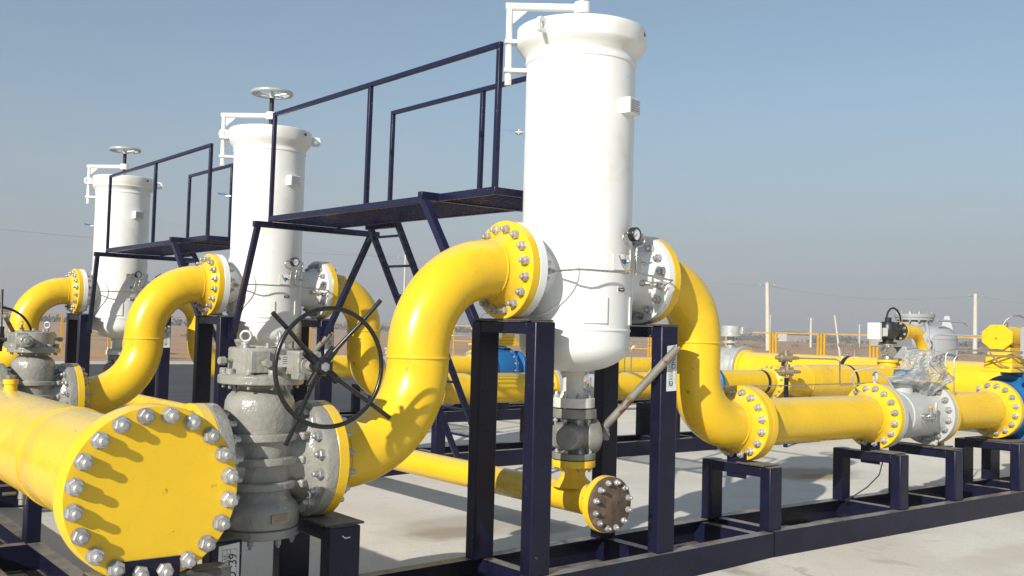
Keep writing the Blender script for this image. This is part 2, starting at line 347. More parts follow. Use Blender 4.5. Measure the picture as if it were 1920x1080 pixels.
ZP, ZB, ZO, D = 2.1506, .9577, 1.025, 5.257
RU, RO, RPIPE = .335, .31, .198
units = []          # things of unit 1 that are copied to units 2 and 3
GR = dict(v='filter vessels in a row', pi='inlet pipe bends', po='outlet pipe bends', pv='plug valves on the header', sk='steel support skids', pl='access platforms between the filters')

# ------------------------------------------------------------------ filter vessel
def patch(mb, az0, az1, z0, z1, r0, r1, n=10):
    a = [az0+(az1-az0)*i/n for i in range(n+1)]
    vv = []
    for q in a:
        for (r, z) in ((r0, z0), (r1, z0), (r1, z1), (r0, z1)): vv.append((r*cos(q), r*sin(q), z))
    ff = []
    for i in range(n):
        o = i*4
        for k in range(4): ff.append((o+k, o+(k+1) % 4, o+4+(k+1) % 4, o+4+k))
    ff += [(0, 3, 2, 1), (n*4, n*4+1, n*4+2, n*4+3)]
    return mb.add(vv, [f[::-1] for f in ff])
def vessel(k, label, lug_az):
    Y = V((0, D*k, 0))
    t = thing('filter_vessel', label, 'filter vessel', (0, 0, 0), GR['v'])
    rv = .395; rl = (.4697, .457, .446)[k]; b = MB()
    prof = [(1.455, 0)]
    for i in range(1, 13):
        q = pi/2*i/12; prof.append((1.655-.2*cos(q), rv*sin(q)))
    prof += [(1.70, rv), (1.748, rv), (1.752, rv+.004), (1.76, rv+.007), (1.768, rv+.004), (1.772, rv), (2.4, rv), (2.9, rv), (3.4, rv), (3.655, rv), (3.66, rv+.006), (3.675, rv+.009), (3.69, rv+.005), (3.70, rv+.004), (3.72, rv+.010), (3.76, rv+.045), (3.785, rl-.008), (3.80, rl), (3.912, rl), (3.9185, rl-.008), (3.9185, 0)]
    b.lathe(prof, n=112)
    part('shell', b, 'white', t)
    for s, x0, x1, fl in ((-1, .33, .542, (.542, .608)), (1, .33, .616, (.616, .682))):
        b = MB(); b.lathe([(x0, .2), (x1-.11, .2), (x1-.10, .206), (x1-.085, .206), (x1-.07, .215), (x1-.01, .265), (x1+.004, .27)], (0, 0, ZP), (s, 0, 0), 72)
        part('nozzle', b, 'white', t)
        b = MB(); b.lathe([(fl[0], 0), (fl[0], RU-.004), (fl[0]+.004, RU), (fl[1]-.004, RU), (fl[1], RU-.004), (fl[1], 0)], (0, 0, ZP), (s, 0, 0), 80)
        f = part('flange', b, 'white', t)
        bolts(f, (s*fl[1] if s < 0 else fl[1], 0, ZP), (1, 0, 0), .277, 16, .066)
        b = MB(); b.lathe([(0, RU-.012), (.003, RU-.012)], (s*(fl[1]-.0005), 0, ZP), (s, 0, 0), 64); part('gasket', b, 'rubber', t)
        # reinforcing pad, wrapped on the shell
        b = MB(); n, m = 56, 5; rr = .312
        for j in range(m+1):
            ro = .17+(rr-.17)*j/m
            for i in range(n):
                q = 2*pi*i/n; y = ro*cos(q); z = ro*sin(q); b.v.append(V((s*sqrt((rv+.012)**2-y*y), y, ZP+z)))
        for i in range(n):
            q = 2*pi*i/n; y = (rr+.008)*cos(q); b.v.append(V((s*sqrt((rv-.004)**2-y*y), y, ZP+(rr+.008)*sin(q))))
        for j in range(m+1):
            for i in range(n):
                i2 = (i+1) % n; q = (j*n+i, j*n+i2, (j+1)*n+i2, (j+1)*n+i); b.f.append(q if s > 0 else q[::-1])
        b.tube([(s*(sqrt((rv+.008)**2-(rr*cos(2*pi*i/n))**2)+.003), rr*cos(2*pi*i/n), ZP+rr*sin(2*pi*i/n)) for i in range(n)], .009, 8, True)
        part('reinforcing_pad', b, 'white', t)
    # drain nozzle under the dome
    b = MB(); b.lathe([(1.50, .085), (1.44, .088), (1.425, .075), (1.33, .075), (1.285, .095), (1.275, .1)], n=40)
    part('drain_nozzle', b, 'dirty_white', t)
    b = MB(); b.lathe([(1.205, 0), (1.205, .154), (1.208, .157), (1.271, .157), (1.275, .153), (1.275, 0)], n=56); f = part('drain_flange', b, 'dirty_white', t)
    bolts(f, (0, 0, 1.198), (0, 0, 1), .126, 8, .077, rs=.010, rn=.019, hn=.018, ext=.022)
    # lifting lugs
    for q in (lug_az, lug_az+pi):
        e = V((cos(q), sin(q), 0)); tn = V((-sin(q), cos(q), 0)); c = e*.515+V((0, 0, 3.845))
        b = MB(); poly = []
        for i in range(17): a = -pi/2+pi*i/16; poly.append((.045*cos(a)+.005, .052*sin(a)))
        poly += [(-.055, .052), (-.055, -.075)]
        hole = 16; nn = len(poly)
        # plate with a hole: outer ring resampled to the hole's count
        outer = [(.052*cos(2*pi*i/24) if cos(2*pi*i/24) > 0 else .058*max(-1, cos(2*pi*i/24)*1.3), .052*max(-1, min(1, sin(2*pi*i/24)*1.25))) for i in range(24)]
        inner = [(.024*cos(2*pi*i/24), .024*sin(2*pi*i/24)) for i in range(24)]
        for dz in (-.014, .014):
            for ring in (outer, inner): b.v += [c+e*p[0]+V((0, 0, 1))*p[1]+tn*dz for p in ring]
        for i in range(24):
            j = (i+1) % 24
            b.f += [(i, j, 24+j, 24+i), (48+i, 72+i, 72+j, 48+j), (i, 48+i, 48+j, j), (24+i, 24+j, 72+j, 72+i)]
        part('lifting_lug', b, 'white', t, bevel=.003)
    # pads, nameplate bracket and flow sticker
    for a0, a1, z0, z1 in ((236, 262, 1.805, 1.99), (300, 324, 1.80, 2.0)):
        part('mounting_pad', patch(MB(), R(a0), R(a1), z0, z1, rv-.003, rv+.012), 'white', t, bevel=.003)
    q = R(285); e = V((cos(q), sin(q), 0)); tn = V((-sin(q), cos(q), 0)); zc = 3.33
    b = MB(); b.prism([(-.072, -.055), (.072, -.055), (.072, .055), (-.072, .055)], e*(rv-.02)+V((0, 0, zc)), tn, (0, 0, 1), e*.085)
    nb = part('nameplate_bracket', b, 'white', t, bevel=.003)
    b = MB(); b.prism([(-.064, -.047), (.064, -.047), (.064, .047), (-.064, .047)], e*(rv+.0652)+V((0, 0, zc)), tn, (0, 0, 1), e*.003)
    part('nameplate', b, 'silver', nb)
    for i in range(5):
        b = MB(); b.prism([(-.05, -.002), (.05-.02*(i % 3 == 2), -.002), (.05-.02*(i % 3 == 2), .002), (-.05, .002)], e*(rv+.0682)+V((0, 0, zc+.032-.016*i)), tn, (0, 0, 1), e*.0004); part('engraved_line', b, 'inkgrey', nb)
    q = R(282); e = V((cos(q), sin(q), 0)); tn = V((-sin(q), cos(q), 0)); zs = 2.045
    st = part('flow_sticker', patch(MB(), q-R(6.6), q+R(6.6), zs-.022, zs+.022, rv-.001, rv+.0015), 'sticker', t)
    b = MB(); b.prism([(-.036, -.012), (.018, -.012), (.018, -.017), (.037, 0), (.018, .017), (.018, .012), (-.036, .012)], e*(rv-.0005)+V((0, 0, zs)), tn, (0, 0, 1), e*.0045); part('flow_arrow', b, 'ink', st)
    text('FLOW', .016, e*(rv+.0046)+V((-.004*tn.x, -.004*tn.y, zs)), tn, (0, 0, 1), 'inkwhite', st)
    # swing davit that carries the lid screw
    px_, py_ = -.435, .30; pv = V((px_, py_, 0)); dr = pv.normalized()
    b = MB(); b.tube([pv+V((0, 0, 3.545)), pv+V((0, 0, 4.10))], .024, 20)
    e0 = pv+V((0, 0, 4.085)); b.tube([e0-V((-dr.x*.03, -dr.y*.03, 0)), V((0, 0, 4.10))], .03, 20)
    b.prism([(0, -.03), (-.13, -.03), (0, -.15)], pv-V((dr.y*-.004, dr.x*.004, 0))+V((0, 0, 4.09)), dr, (0, 0, 1), V((-dr.y, dr.x, 0))*.008)
    da = part('davit_arm', b, 'white', t)
    b = MB(); b.lathe([(4.055, .056), (4.06, .06), (4.135, .06), (4.14, .056)], n=32); part('davit_boss', b, 'white', da)
    b = MB(); b.lathe([(3.51, .026), (3.555, .026)], (px_, py_, 0), n=6); part('hinge_nut', b, 'dirty_white', da)
    b = MB()
    for z in (3.615, 3.825): b.bar(pv*1.06+V((0, 0, z)), dr*(.38 if z < 3.7 else .46)+V((0, 0, z)), .026, .085)
    part('hinge_bracket', b, 'white', t, bevel=.002)
    b = MB(); b.cyl((0, 0, 3.915), (0, 0, 4.33), .026); part('lid_screw', b, 'black', t)
    b = MB(); b.torus((0, 0, 4.36), (0, 0, 1), .212, .024, 56, 12)
    b.lathe([(4.30, .035), (4.345, .04), (4.36, .03), (4.36, 0)], n=24)
    for i in range(5):
        a = 2*pi*i/5+.5; b.bar((0, 0, 4.325), (.205*cos(a), .205*sin(a), 4.36), .014, .03)
    part('lid_handwheel', b, 'silver', t)
    # small vent valve on the far side with a blue lever
    b = MB(); b.cyl((-.36, .20, 3.165), (-.40, .24, 3.165), .012); b.cyl((-.38, .225, 3.15), (-.38, .225, 3.185), .014); vv = part('vent_valve', b, 'steel', t)
    b = MB(); b.prism([(0, -.011), (.13, -.006), (.13, .012), (0, .011)], (-.385, .225, 3.18), V((-.62, .76, .1)), (0, 0, 1), (.003, .004, 0)); part('lever', b, 'bluehandle', vv)
    # closure bolt hole on the ring
    q = R(300); b = MB(); b.cyl((.462*cos(q), .462*sin(q), 3.865), (.474*cos(q), .474*sin(q), 3.865), .014); part('vent_hole', b, 'black', t)
    t.location = Y; OFF[t.name] = Y
    return t
vlabels = ['white coalescing filter vessel standing nearest the camera, drain valve with rusty lever under it', 'white filter vessel second of the row, behind the black spoked handwheel of the grey valve', 'smallest white filter vessel at the far end of the row, yellow fence behind its foot']
vessels = [vessel(0, vlabels[0], R(196)), vessel(1, vlabels[1], R(162)), vessel(2, vlabels[2], R(163))]

# ------------------------------------------------------------------ pressure gauge sets on the vessels
def gauge_set():
    t = thing('pressure_gauge', '', 'pressure gauge', (.11, -.45, 2.17), 'pressure gauges on the filter vessels')
    b = MB()
    b.box((.075, -.475, 2.175), (.125, -.425, 2.285)); b.box((.135, -.475, 2.175), (.185, -.425, 2.285)); b.box((.12, -.465, 2.19), (.14, -.435, 2.27))
    part('manifold', b, 'steel', t, bevel=.003)
    b = MB(); b.prism([(-.05, -.055), (.06, -.055), (.06, .055), (-.05, .055)], (.03, -.405, 2.235), V((1, 0, 0)), (0, 0, 1), (0, .004, 0)); part('mounting_plate', b, 'white', t)
    b = MB(); b.lathe([(0, .047), (.002, .05), (.042, .05), (.046, .047), (.046, .040), (.040, .040)], (.13, -.43, 2.43), (.12, -1, 0), 40); g = part('gauge_case', b, 'black', t)
    b = MB(); b.lathe([(.0395, .041), (.0405, .041)], (.13, -.43, 2.43), (.12, -1, 0), 40); part('dial', b, 'inkwhite', g)
    ax = V((.12, -1, 0)).normalized(); ux = V((0, 0, 1)).cross(ax).normalized()*-1
    b = MB(); c = V((.13, -.43, 2.43))+ax*.0412
    for i in range(13):
        a = R(225-22.5*i); d = ux*-cos(a)+V((0, 0, 1))*sin(a); b.bar(c+d*.030, c+d*.037, .0025, .0006, ax)
    d = (ux*.6+V((0, 0, -1))*.5).normalized(); b.bar(c-d*.01, c+d*.03, .004, .001, ax); part('pointer', b, 'ink', g)
    b = MB(); r = .0075
    b.tube([(.10, -.45, 2.285), (.10, -.45, 2.33), (.095, -.45, 2.345), (.06, -.45, 2.355), (.035, -.45, 2.365), (.022, -.45, 2.39), (.028, -.45, 2.42), (.045, -.45, 2.435), (.085, -.45, 2.435)], r, 10)
    b.tube([(.16, -.45, 2.285), (.16, -.45, 2.33), (.165, -.45, 2.345), (.20, -.45, 2.355), (.225, -.45, 2.365), (.238, -.45, 2.39), (.232, -.45, 2.42), (.215, -.45, 2.435), (.175, -.45, 2.435)], r, 10)
    for x in (.10, .16): b.lathe([(2.285, .013), (2.315, .013)], (x, -.45, 0), n=6)
    b.lathe([(0, .012), (.025, .012)], (.06, -.45, 2.435), (1, 0, 0), 6)
    b.tube([(-.43, -.19, 2.15), (-.43, -.30, 2.15), (-.425, -.40, 2.152), (-.40, -.45, 2.156), (-.34, -.465, 2.158), (.10, -.455, 2.16), (.105, -.45, 2.18)], r, 10)
    b.tube([(.155, -.45, 2.18), (.16, -.455, 2.16), (.22, -.46, 2.158), (.60, -.38, 2.135), (.615, -.35, 2.13), (.605, -.33, 2.125), (.56, -.30, 2.12), (.47, -.19, 2.115)], r, 10)
    for p, d in (((-.43, -.20, 2.15), (0, -1, 0)), ((.475, -.195, 2.115), (.6, -.8, 0))):
        b.lathe([(-.02, .024), (.018, .024)], p, d, 16); b.lathe([(.018, .016), (.06, .016)], p, d, 6)
    for x in (.10, .16): b.lathe([(0, .014), (.03, .014)], (x, -.45, 2.15), (0, 0, 1), 6)
    part('impulse_tube', b, 'steel', t)
    b = MB(); b.cyl((.185, -.45, 2.235), (.25, -.45, 2.235), .011); b.bar((.24, -.45, 2.225), (.30, -.46, 2.245), .012, .012)
    b.cyl((.075, -.45, 2.235), (.04, -.455, 2.235), .011); part('needle_valve', b, 'steel', t)
    b = MB(); b.cyl((.045, -.455, 2.235), (.022, -.455, 2.235), .017); part('valve_knob', b, 'bluehandle', t)
    b = MB(); b.bar((-.01, -.45, 2.275), (.035, -.45, 2.195), .009, .009); part('valve_handle', b, 'steel', t)
    return t
g0 = gauge_set(); g0['label'] = 'round pressure gauge with steel tubing on the nearest and largest filter vessel'
dup(g0, (0, D, 0), 'pressure gauge with steel tubing on the second filter vessel, above the black handwheel')
dup(g0, (0, 2*D, 0), 'tiny pressure gauge with tubing on the farthest filter vessel')

# ------------------------------------------------------------------ inlet and outlet bends
def bend_path(x0, z0, x1, z1, Rr, first):
    """S bend from (x0,z0) to (x1,z1) in the XZ plane; both ends run along X"""
    s = 1 if z1 > z0 else -1; xm = (x0+x1)/2; h = Rr
    P = [V((x0, 0, z0))]
    P += arc((xm-h, 0, z0+s*h), -s*pi/2, 0, h, (1, 0, 0), (0, 0, 1), 18)
    P += arc((xm+h, 0, z1-s*h), pi, pi/2 if s > 0 else 3*pi/2, h, (1, 0, 0), (0, 0, 1), 18)
    P += [V((x1, 0, z1))]
    out = [P[0]]
    for p in P[1:]:
        if (p-out[-1]).length > 1e-4: out.append(p)
    return out, xm, (z0+z1)/2
def bend(name, label, cat, grp, x0, z0, x1, z1, Rr, f0, f1):
    t = thing(name, label, cat, ((x0+x1)/2, 0, 0), grp)
    b = MB(); P, xm, zm = bend_path(x0, z0, x1, z1, Rr, 0); b.tube(P, RPIPE, 56)
    hv = abs(z1-z0)/2-Rr
    b.torus((xm, 0, zm+(0 if hv < .06 else hv*.8)), (0, 0, 1), RPIPE+.001, .0085, 56, 8)
    for x, z, s in ((x0, z0, 1), (x1, z1, -1)): b.torus((x+s*.012, 0, z), (1, 0, 0), RPIPE, .006, 56, 8)
    part('bent_pipe', b, 'yellow', t)
    part('flange', flange_mb(f0[0], f0[1], f0[2], RPIPE, c=(0, z0)), 'yellow', t)
    part('flange', flange_mb(f1[0], f1[1], f1[2], RPIPE, c=(0, z1)), 'yellow', t)
    return t
XV = -2.048
inl = bend('inlet_pipe', 'thick yellow S-bent pipe rising from the near grey valve to the nearest filter', 'pipe', GR['pi'], XV+.15, ZB, -.608-.15, ZP, .565, (XV, 1, .337), (-.608, -1, RU))
dup(inl, (0, D, 0), 'yellow S-bent pipe rising to the second white filter, behind the big blind flange')
dup(inl, (0, 2*D, 0), 'yellow S-bent pipe at the left edge rising to the farthest white filter')
XE = 1.899
outl = bend('outlet_pipe', 'yellow S-bent pipe dropping from the nearest filter to the low line at right', 'pipe', GR['po'], .682+.15, ZP, XE-.15, ZO, .44, (.682, 1, RU), (XE, -1, RO))
ef = [c for c in outl.children if c.name.startswith('flange')][1]
bolts(ef, (XE, 0, ZO), (1, 0, 0), .258, 16, .066)
dup(outl, (0, D, 0), 'yellow S-bent outlet pipe of the second filter, half hidden by the black handwheel')
dup(outl, (0, 2*D, 0), 'yellow S-bent outlet pipe of the farthest filter, mostly hidden behind the second')

# ------------------------------------------------------------------ plug valves between header and inlet bends
def plug_valve(label, flip, y):
    t = thing('plug_valve', label, 'valve', (-2.39, 0, 0), GR['pv']); cx = -2.39
    b = MB(); b.lathe([(.60, .228), (.606, .24), (.70, .24), (.725, .232), (.745, .208), (.775, .186), (.9, .184), (1.08, .184), (1.12, .188), (1.16, .196), (1.25, .199), (1.30, .194), (1.33, .182), (1.352, .160), (1.363, .138), (1.37, .128), (1.40, .128)], (cx, 0, 0), n=72)
    b.lathe([(-.27, .235), (-.24, .205), (-.17, .165), (.17, .165), (.24, .205), (.27, .235)], (cx, 0, ZB), (1, 0, 0), 48, sq=(1.15, .8))
    for z, th, rr in ((1.105, .046, .222), (.972, .046, .224), (.835, .046, .222)):
        poly = [(-.272, -.13), (-.20, -.165)]+[(rr*cos(a), rr*sin(a)) for a in [R(-145+110*i/16) for i in range(17)]]+[(.20, -.165), (.272, -.13), (.272, .13), (.20, .165)]+[(rr*cos(a), rr*sin(a)) for a in [R(35+110*i/16) for i in range(17)]]+[(-.20, .165), (-.272, .13)]
        b.prism(poly, (cx, 0, z-th/2), (1, 0, 0), (0, 1, 0), (0, 0, th))
    for s in (-1, 1):
        b.prism([(.12, 1.24), (.19, 1.20), (.24, 1.12), (.272, 1.04), (.272, .87), (.24, .80), (.18, .74), (.12, .74)], (cx, -.05, 0), (s, 0, 0), (0, 0, 1), (0, .1, 0))
    part('body', b, 'cast', t, bevel=.009)
    b = MB(); b.lathe([(.548, 0), (.548, .236), (.552, .242), (.594, .242), (.598, .236), (.598, 0)], (cx, 0, 0), n=64); bc = part('bottom_cover', b, 'cast', t)
    for i in range(8):
        b = MB(); a = 2*pi*(i+.3)/8; b.lathe([(.515, .012), (.517, .018), (.548, .018)], (cx+.205*cos(a), .205*sin(a), 0), n=6); b.cyl((cx+.205*cos(a), .205*sin(a), .50), (cx+.205*cos(a), .205*sin(a), .518), .010, n=10)
        part('cover_bolt', b, 'cast', bc)
    for s in (-1, 1):
        b = MB(); b.lathe([(.264, .22), (.272, .335), (.277, .337), (.338, .337), (.342, .333), (.342, 0)], (cx, 0, ZB), (s, 0, 0), 80)
        f = part('flange', b, 'cast', t); bolts(f, (cx+s*.342, 0, ZB), (1, 0, 0), .278, 16, .068)
        b = MB(); b.lathe([(0, .325), (.004, .325)], (cx+s*.340, 0, ZB), (s, 0, 0), 64); part('gasket', b, 'rubber', t)
    b = MB(); b.prism([(-.055, -.022), (.055, -.022), (.055, .022), (-.055, .022)], (cx+.035, -.2378, .665), (.99, .14, 0), (0, 0, 1), (.001, -.006, 0)); npl = part('nameplate', b, 'brass', t)
    for i in range(4):
        bb = MB(); bb.prism([(-.048, -.002), (.048-.012*(i % 2), -.002), (.048-.012*(i % 2), .002), (-.048, .002)], (cx+.036, -.2442, .679-.009*i), (.99, .14, 0), (0, 0, 1), (0, -.0004, 0)); part('engraved_line', bb, 'inkgrey', npl)
    # gear operator
    S = -1 if flip else 1
    def P(x, yy, z): return (cx+S*x, S*yy, z)
    def D3(x, yy, z): return V((S*x, S*yy, z))
    b = MB(); b.lathe([(1.40, 0), (1.40, .236), (1.404, .24), (1.445, .24), (1.455, .225), (1.462, .20), (1.462, 0)], (cx, 0, 0), n=64)
    b.lathe([(1.46, .186), (1.595, .186), (1.605, .178), (1.605, 0)], (cx, 0, 0), n=72)
    b.lathe([(1.603, .10), (1.612, .10), (1.612, 0)], (cx-.01, 0.01, 0), n=32)
    for i in range(10):
        a = 2*pi*i/10+.2; c = V((cx+.205*cos(a), .205*sin(a), 0)); b.lathe([(1.455, .026), (1.487, .024), (1.487, 0)], c, n=14)
        b.lathe([(1.375, .011), (1.40, .011)], c, n=6)
    b.box(P(-.15, -.20, 1.47) if S > 0 else P(-.04, -.12, 1.47), P(-.04, -.12, 1.59) if S > 0 else P(-.15, -.20, 1.59))
    gh = part('gear_housing', b, 'cast', t, bevel=.005)
    b = MB(); b.lathe([(0, .013), (.06, .013)], P(-.085, -.21, 1.525), D3(-.1, -1, 0), 12); b.lathe([(.055, .024), (.09, .022)], P(-.085, -.21, 1.525), D3(-.1, -1, 0), 6); part('stop_screw', b, 'cast', gh)
    b = MB(); b.lathe([(0, .013), (.07, .013)], P(-.18, -.02, 1.53), D3(-1, -.1, 0), 12); b.lathe([(.05, .024), (.085, .022)], P(-.18, -.02, 1.53), D3(-1, -.1, 0), 6)
    part('stop_screw', b, 'cast', gh)
    for x, yy in ((-.13, -.07), (.13, .06)):
        c = V(P(x, yy, 1.605)); b = MB(); b.cyl(c, c+V((0, 0, .025)), .019, n=16); b.lathe([(.02, .024), (.028, .024), (.036, .012)], c, n=16)
        ya = V((cos(.6), sin(.6), 0)) if x < 0 else V((.2, 1, 0)); b.torus(c+V((0, 0, .064)), V((-ya.y, ya.x, 0)) if x > 0 else V((-.75, -1, 0)), .0285, .009, 32, 10); part('eye_bolt', b, 'galv', gh)
    b = MB()
    for x, yy in ((-.02, -.13), (.09, -.11), (-.06, .12)): c = V(P(x, yy, 1.605)); b.lathe([(0, .024), (.008, .024), (.008, .017), (.028, .016), (.028, 0)], c, n=6)
    part('cover_screws', b, 'galv', gh)
    # worm box, shaft, handwheel
    b = MB(); b.box(P(.07, -.32, 1.435) if S > 0 else P(.205, .16, 1.435), P(.205, .16, 1.595) if S > 0 else P(.07, -.32, 1.595))
    b.lathe([(0, .062), (.16, .062), (.17, .05), (.17, 0)], P(.14, .15, 1.515), D3(0, 1, 0), 32)
    b.lathe([(.16, .035), (.185, .032)], P(.14, .15, 1.515), D3(0, 1, 0), 6)
    wb = part('worm_housing', b, 'cast', t, bevel=.008)
    b = MB()
    for x in (.09, .187):
        for z in (1.455, 1.575): b.lathe([(0, .021), (.012, .02), (.012, 0)], P(x, -.318, z), D3(0, -1, 0), 12)
    b.lathe([(0, .052), (.014, .05), (.014, .03), (.05, .026)], P(.138, -.318, 1.515), D3(0, -1, 0), 28); part('bearing_cover', b, 'cast', wb)
    b = MB(); b.tube([P(.17, -.10, 1.59), P(.24, .04, 1.665), P(.32, .20, 1.75)], .020, 16); part('cheater_pipe', b, 'rustpipe', wb)
    hc = V(P(.12 if S > 0 else .20, -.50, 1.518)); ax = D3(0, -1, 0)
    b = MB(); b.cyl(P(.138 if S > 0 else .20, -.33 if S > 0 else -.2, 1.515), hc, .02); b.lathe([(-.045, .03), (-.03, .05), (.03, .05), (.045, .042), (.045, 0)], hc, ax, 24)
    hw = part('handwheel', b, 'black', t)
    b = MB(); b.lathe([(.044, .026), (.052, .026), (.052, .016), (.058, .015), (.058, 0)], hc, ax, 6); part('hub_nut', b, 'galv', hw)
    b = MB(); b.torus(hc+ax*.10, ax, .316, .0125, 96, 12); part('rim', b, 'black', hw)
    for ang, ln in (((141, .446), (52, .47), (-37, .465), (-122, .47)) if S > 0 else ((92, .50), (2, .40), (-86, .45), (184, .4))):
        d = D3(1, 0, 0)*cos(R(ang))+V((0, 0, 1))*sin(R(ang)); n_ = ax*.085
        b = MB(); b.tube([hc+d*.03, hc+d*.125], .026, 14); b.tube([hc+d*.10+n_*.2, hc+d*.22+n_*.6, hc+d*.316+n_, hc+d*ln+n_*1.35], .0125, 12); part('spoke', b, 'black', hw)
    if not flip:
        b = MB(); b.prism([(-.042, -.034), (.042, -.034), (.042, .034), (-.042, .034)], (cx+.045, -.1873, 1.535), (.97, .23, 0), (0, 0, 1), (.0005, -.003, 0)); sk = part('sticker', b, 'sticker', t)
        text('&', .03, (cx+.018, -.1968, 1.55), (.97, .23, 0), (0, 0, 1), 'ink', sk)
        for i in range(4):
            bb = MB(); bb.prism([(-.005, -.002), (.036, -.002), (.036, .002), (-.005, .002)], (cx+.045, -.1906, 1.557-.012*i), (.97, .23, 0), (0, 0, 1), (0, -.0004, 0)); part('printed_line', bb, 'inkgrey', sk)
    t.location.y += y; OFF[t.name] = OFF[t.name]+V((0, y, 0)); return t
plug_valve('big grey plug valve with black spoked handwheel between header and nearest yellow bend', False, 0)
pv2 = plug_valve('smaller grey plug valve with eye bolts at the left edge, behind the yellow header', True, D)
dup(pv2, (0, D, 0), 'grey plug valve of the farthest filter, last on the yellow header')

# ------------------------------------------------------------------ header with blind flange
HX, HZ, HY, RH = -3.256, .957, -.8134, .283
h = thing('header_pipe', 'large yellow header pipe ending in a round yellow blind flange with twenty bolts', 'pipe', (HX, -.8, 0))
b = MB(); b.tube([(HX, -.56, HZ), (HX, 2, HZ), (HX, 6, HZ), (HX, 12.2, HZ)], RH, 72)
b.torus((HX, -.46, HZ), (0, 1, 0), RH, .005, 72, 8); b.torus((HX, .55, HZ), (0, 1, 0), RH, .008, 72, 8)
part('pipe', b, 'yellow', h)
b = MB(); b.lathe([(-.19, RH-.01), (-.19, RH+.003), (-.10, .335), (-.086, .345), (-.084, .396), (-.08, .40), (-.006, .40), (0, .396), (0, 0)], (HX, HY+.058, HZ), (0, -1, 0), 112)
part('flange', b, 'yellow', h)
b = MB(); b.lathe([(0, 0), (0, .394), (.005, .40), (.050, .40), (.058, .394), (.058, 0)], (HX, HY+.0575, HZ), (0, -1, 0), 112)
bf = part('blind_flange', b, 'yellow', h)
bolts(bf, (HX, HY+.064, HZ), (0, -1, 0), .356, 20, .066, rs=.0215, rn=.0385, hn=.042, ext=.034)
for k in range(3):
    y = k*D; b = MB(); b.tube([(HX+.15, y, ZB), (-2.90, y, ZB)], .205, 56); b.torus((HX+.285, y, ZB), (1, 0, 0), .203, .012, 56, 8); part('branch', b, 'yellow', h)
    b = flange_mb(-2.732, -1, .337, .2, c=(y, ZB)); part('branch_flange', b, 'yellow', h)
b = MB(); b.lathe([(0, .045), (.05, .04), (.055, .05), (.085, .05), (.09, 0)], (HX, 2.10, HZ+RH-.01), (0, 0, 1), 24); part('fitting', b, 'yellow', h)
b = MB(); b.lathe([(.08, .03), (.10, .034), (.115, .034), (.115, 0)], (HX, 2.10, HZ+RH-.01), (0, 0, 1), 6); part('plug', b, 'brass', h)
b = MB(); b.lathe([(0, .022), (-.05, .022), (-.055, .03), (-.12, .03), (-.125, .024), (-.16, .024), (-.165, .018), (-.165, 0)][::-1], (HX+.02, 1.72, HZ-RH+.01), (0, 0, 1), 12)
b.cyl((HX-.02, 1.72, HZ-RH-.075), (HX-.10, 1.72, HZ-RH-.075), .012); dv = part('drain_cock', b, 'steel', h)

# ------------------------------------------------------------------ drain line along the row, drain valves
DX, DZ, DR = .02, .565, .105
d = thing('drain_pipe', 'thin yellow drain pipe near the ground with a rusty round end plate', 'pipe', (DX, -.4, 0))
b = MB(); b.tube([(DX, -.24, DZ), (DX, 3, DZ), (DX, 11.2, DZ)], DR, 48); b.torus((DX, .30, DZ), (0, 1, 0), DR, .004, 48, 8); b.torus((DX, -.19, DZ), (0, 1, 0), DR, .004, 48, 8)
for k in range(3): b.lathe([(.10, .16), (.14, .112), (.165, .09), (.215, .082)], (DX, D*k, DZ-.02), n=40)
part('pipe', b, 'yellow', d)
for k in range(3):
    b = MB(); b.lathe([(.735, .082), (.765, .10), (.780, .11), (.782, .154), (.785, .157), (.828, .157), (.832, .154), (.832, 0)], (DX, D*k, 0), n=56); part('riser_flange', b, 'yellow', d)
b = MB(); b.lathe([(-.10, DR), (-.04, .125), (-.03, .19), (-.027, .194), (.018, .194), (.021, .19), (.021, 0)], (DX, -.345, DZ), (0, -1, 0), 64); part('end_flange', b, 'yellow', d)
b = MB(); b.lathe([(0, 0), (0, .186), (.003, .19), (.03, .19), (.034, .184), (.034, 0)], (DX, -.3665, DZ), (0, -1, 0), 64); ep = part('end_plate', b, 'rusty', d)
bolts(ep, (DX, -.36, DZ), (0, -1, 0), .158, 12, .042, rs=.012, rn=.021, hn=.02, ext=.02)
b = MB()
for y in (1.15, 6.0): b.tube([(DX-.09, y, DZ-.06), (DX-.06, y, DZ-.16), (DX, y, DZ-.19), (DX+.06, y, DZ-.16), (DX+.09, y, DZ-.06)], .012, 8)
part('pipe_clip', b, 'navy', d)

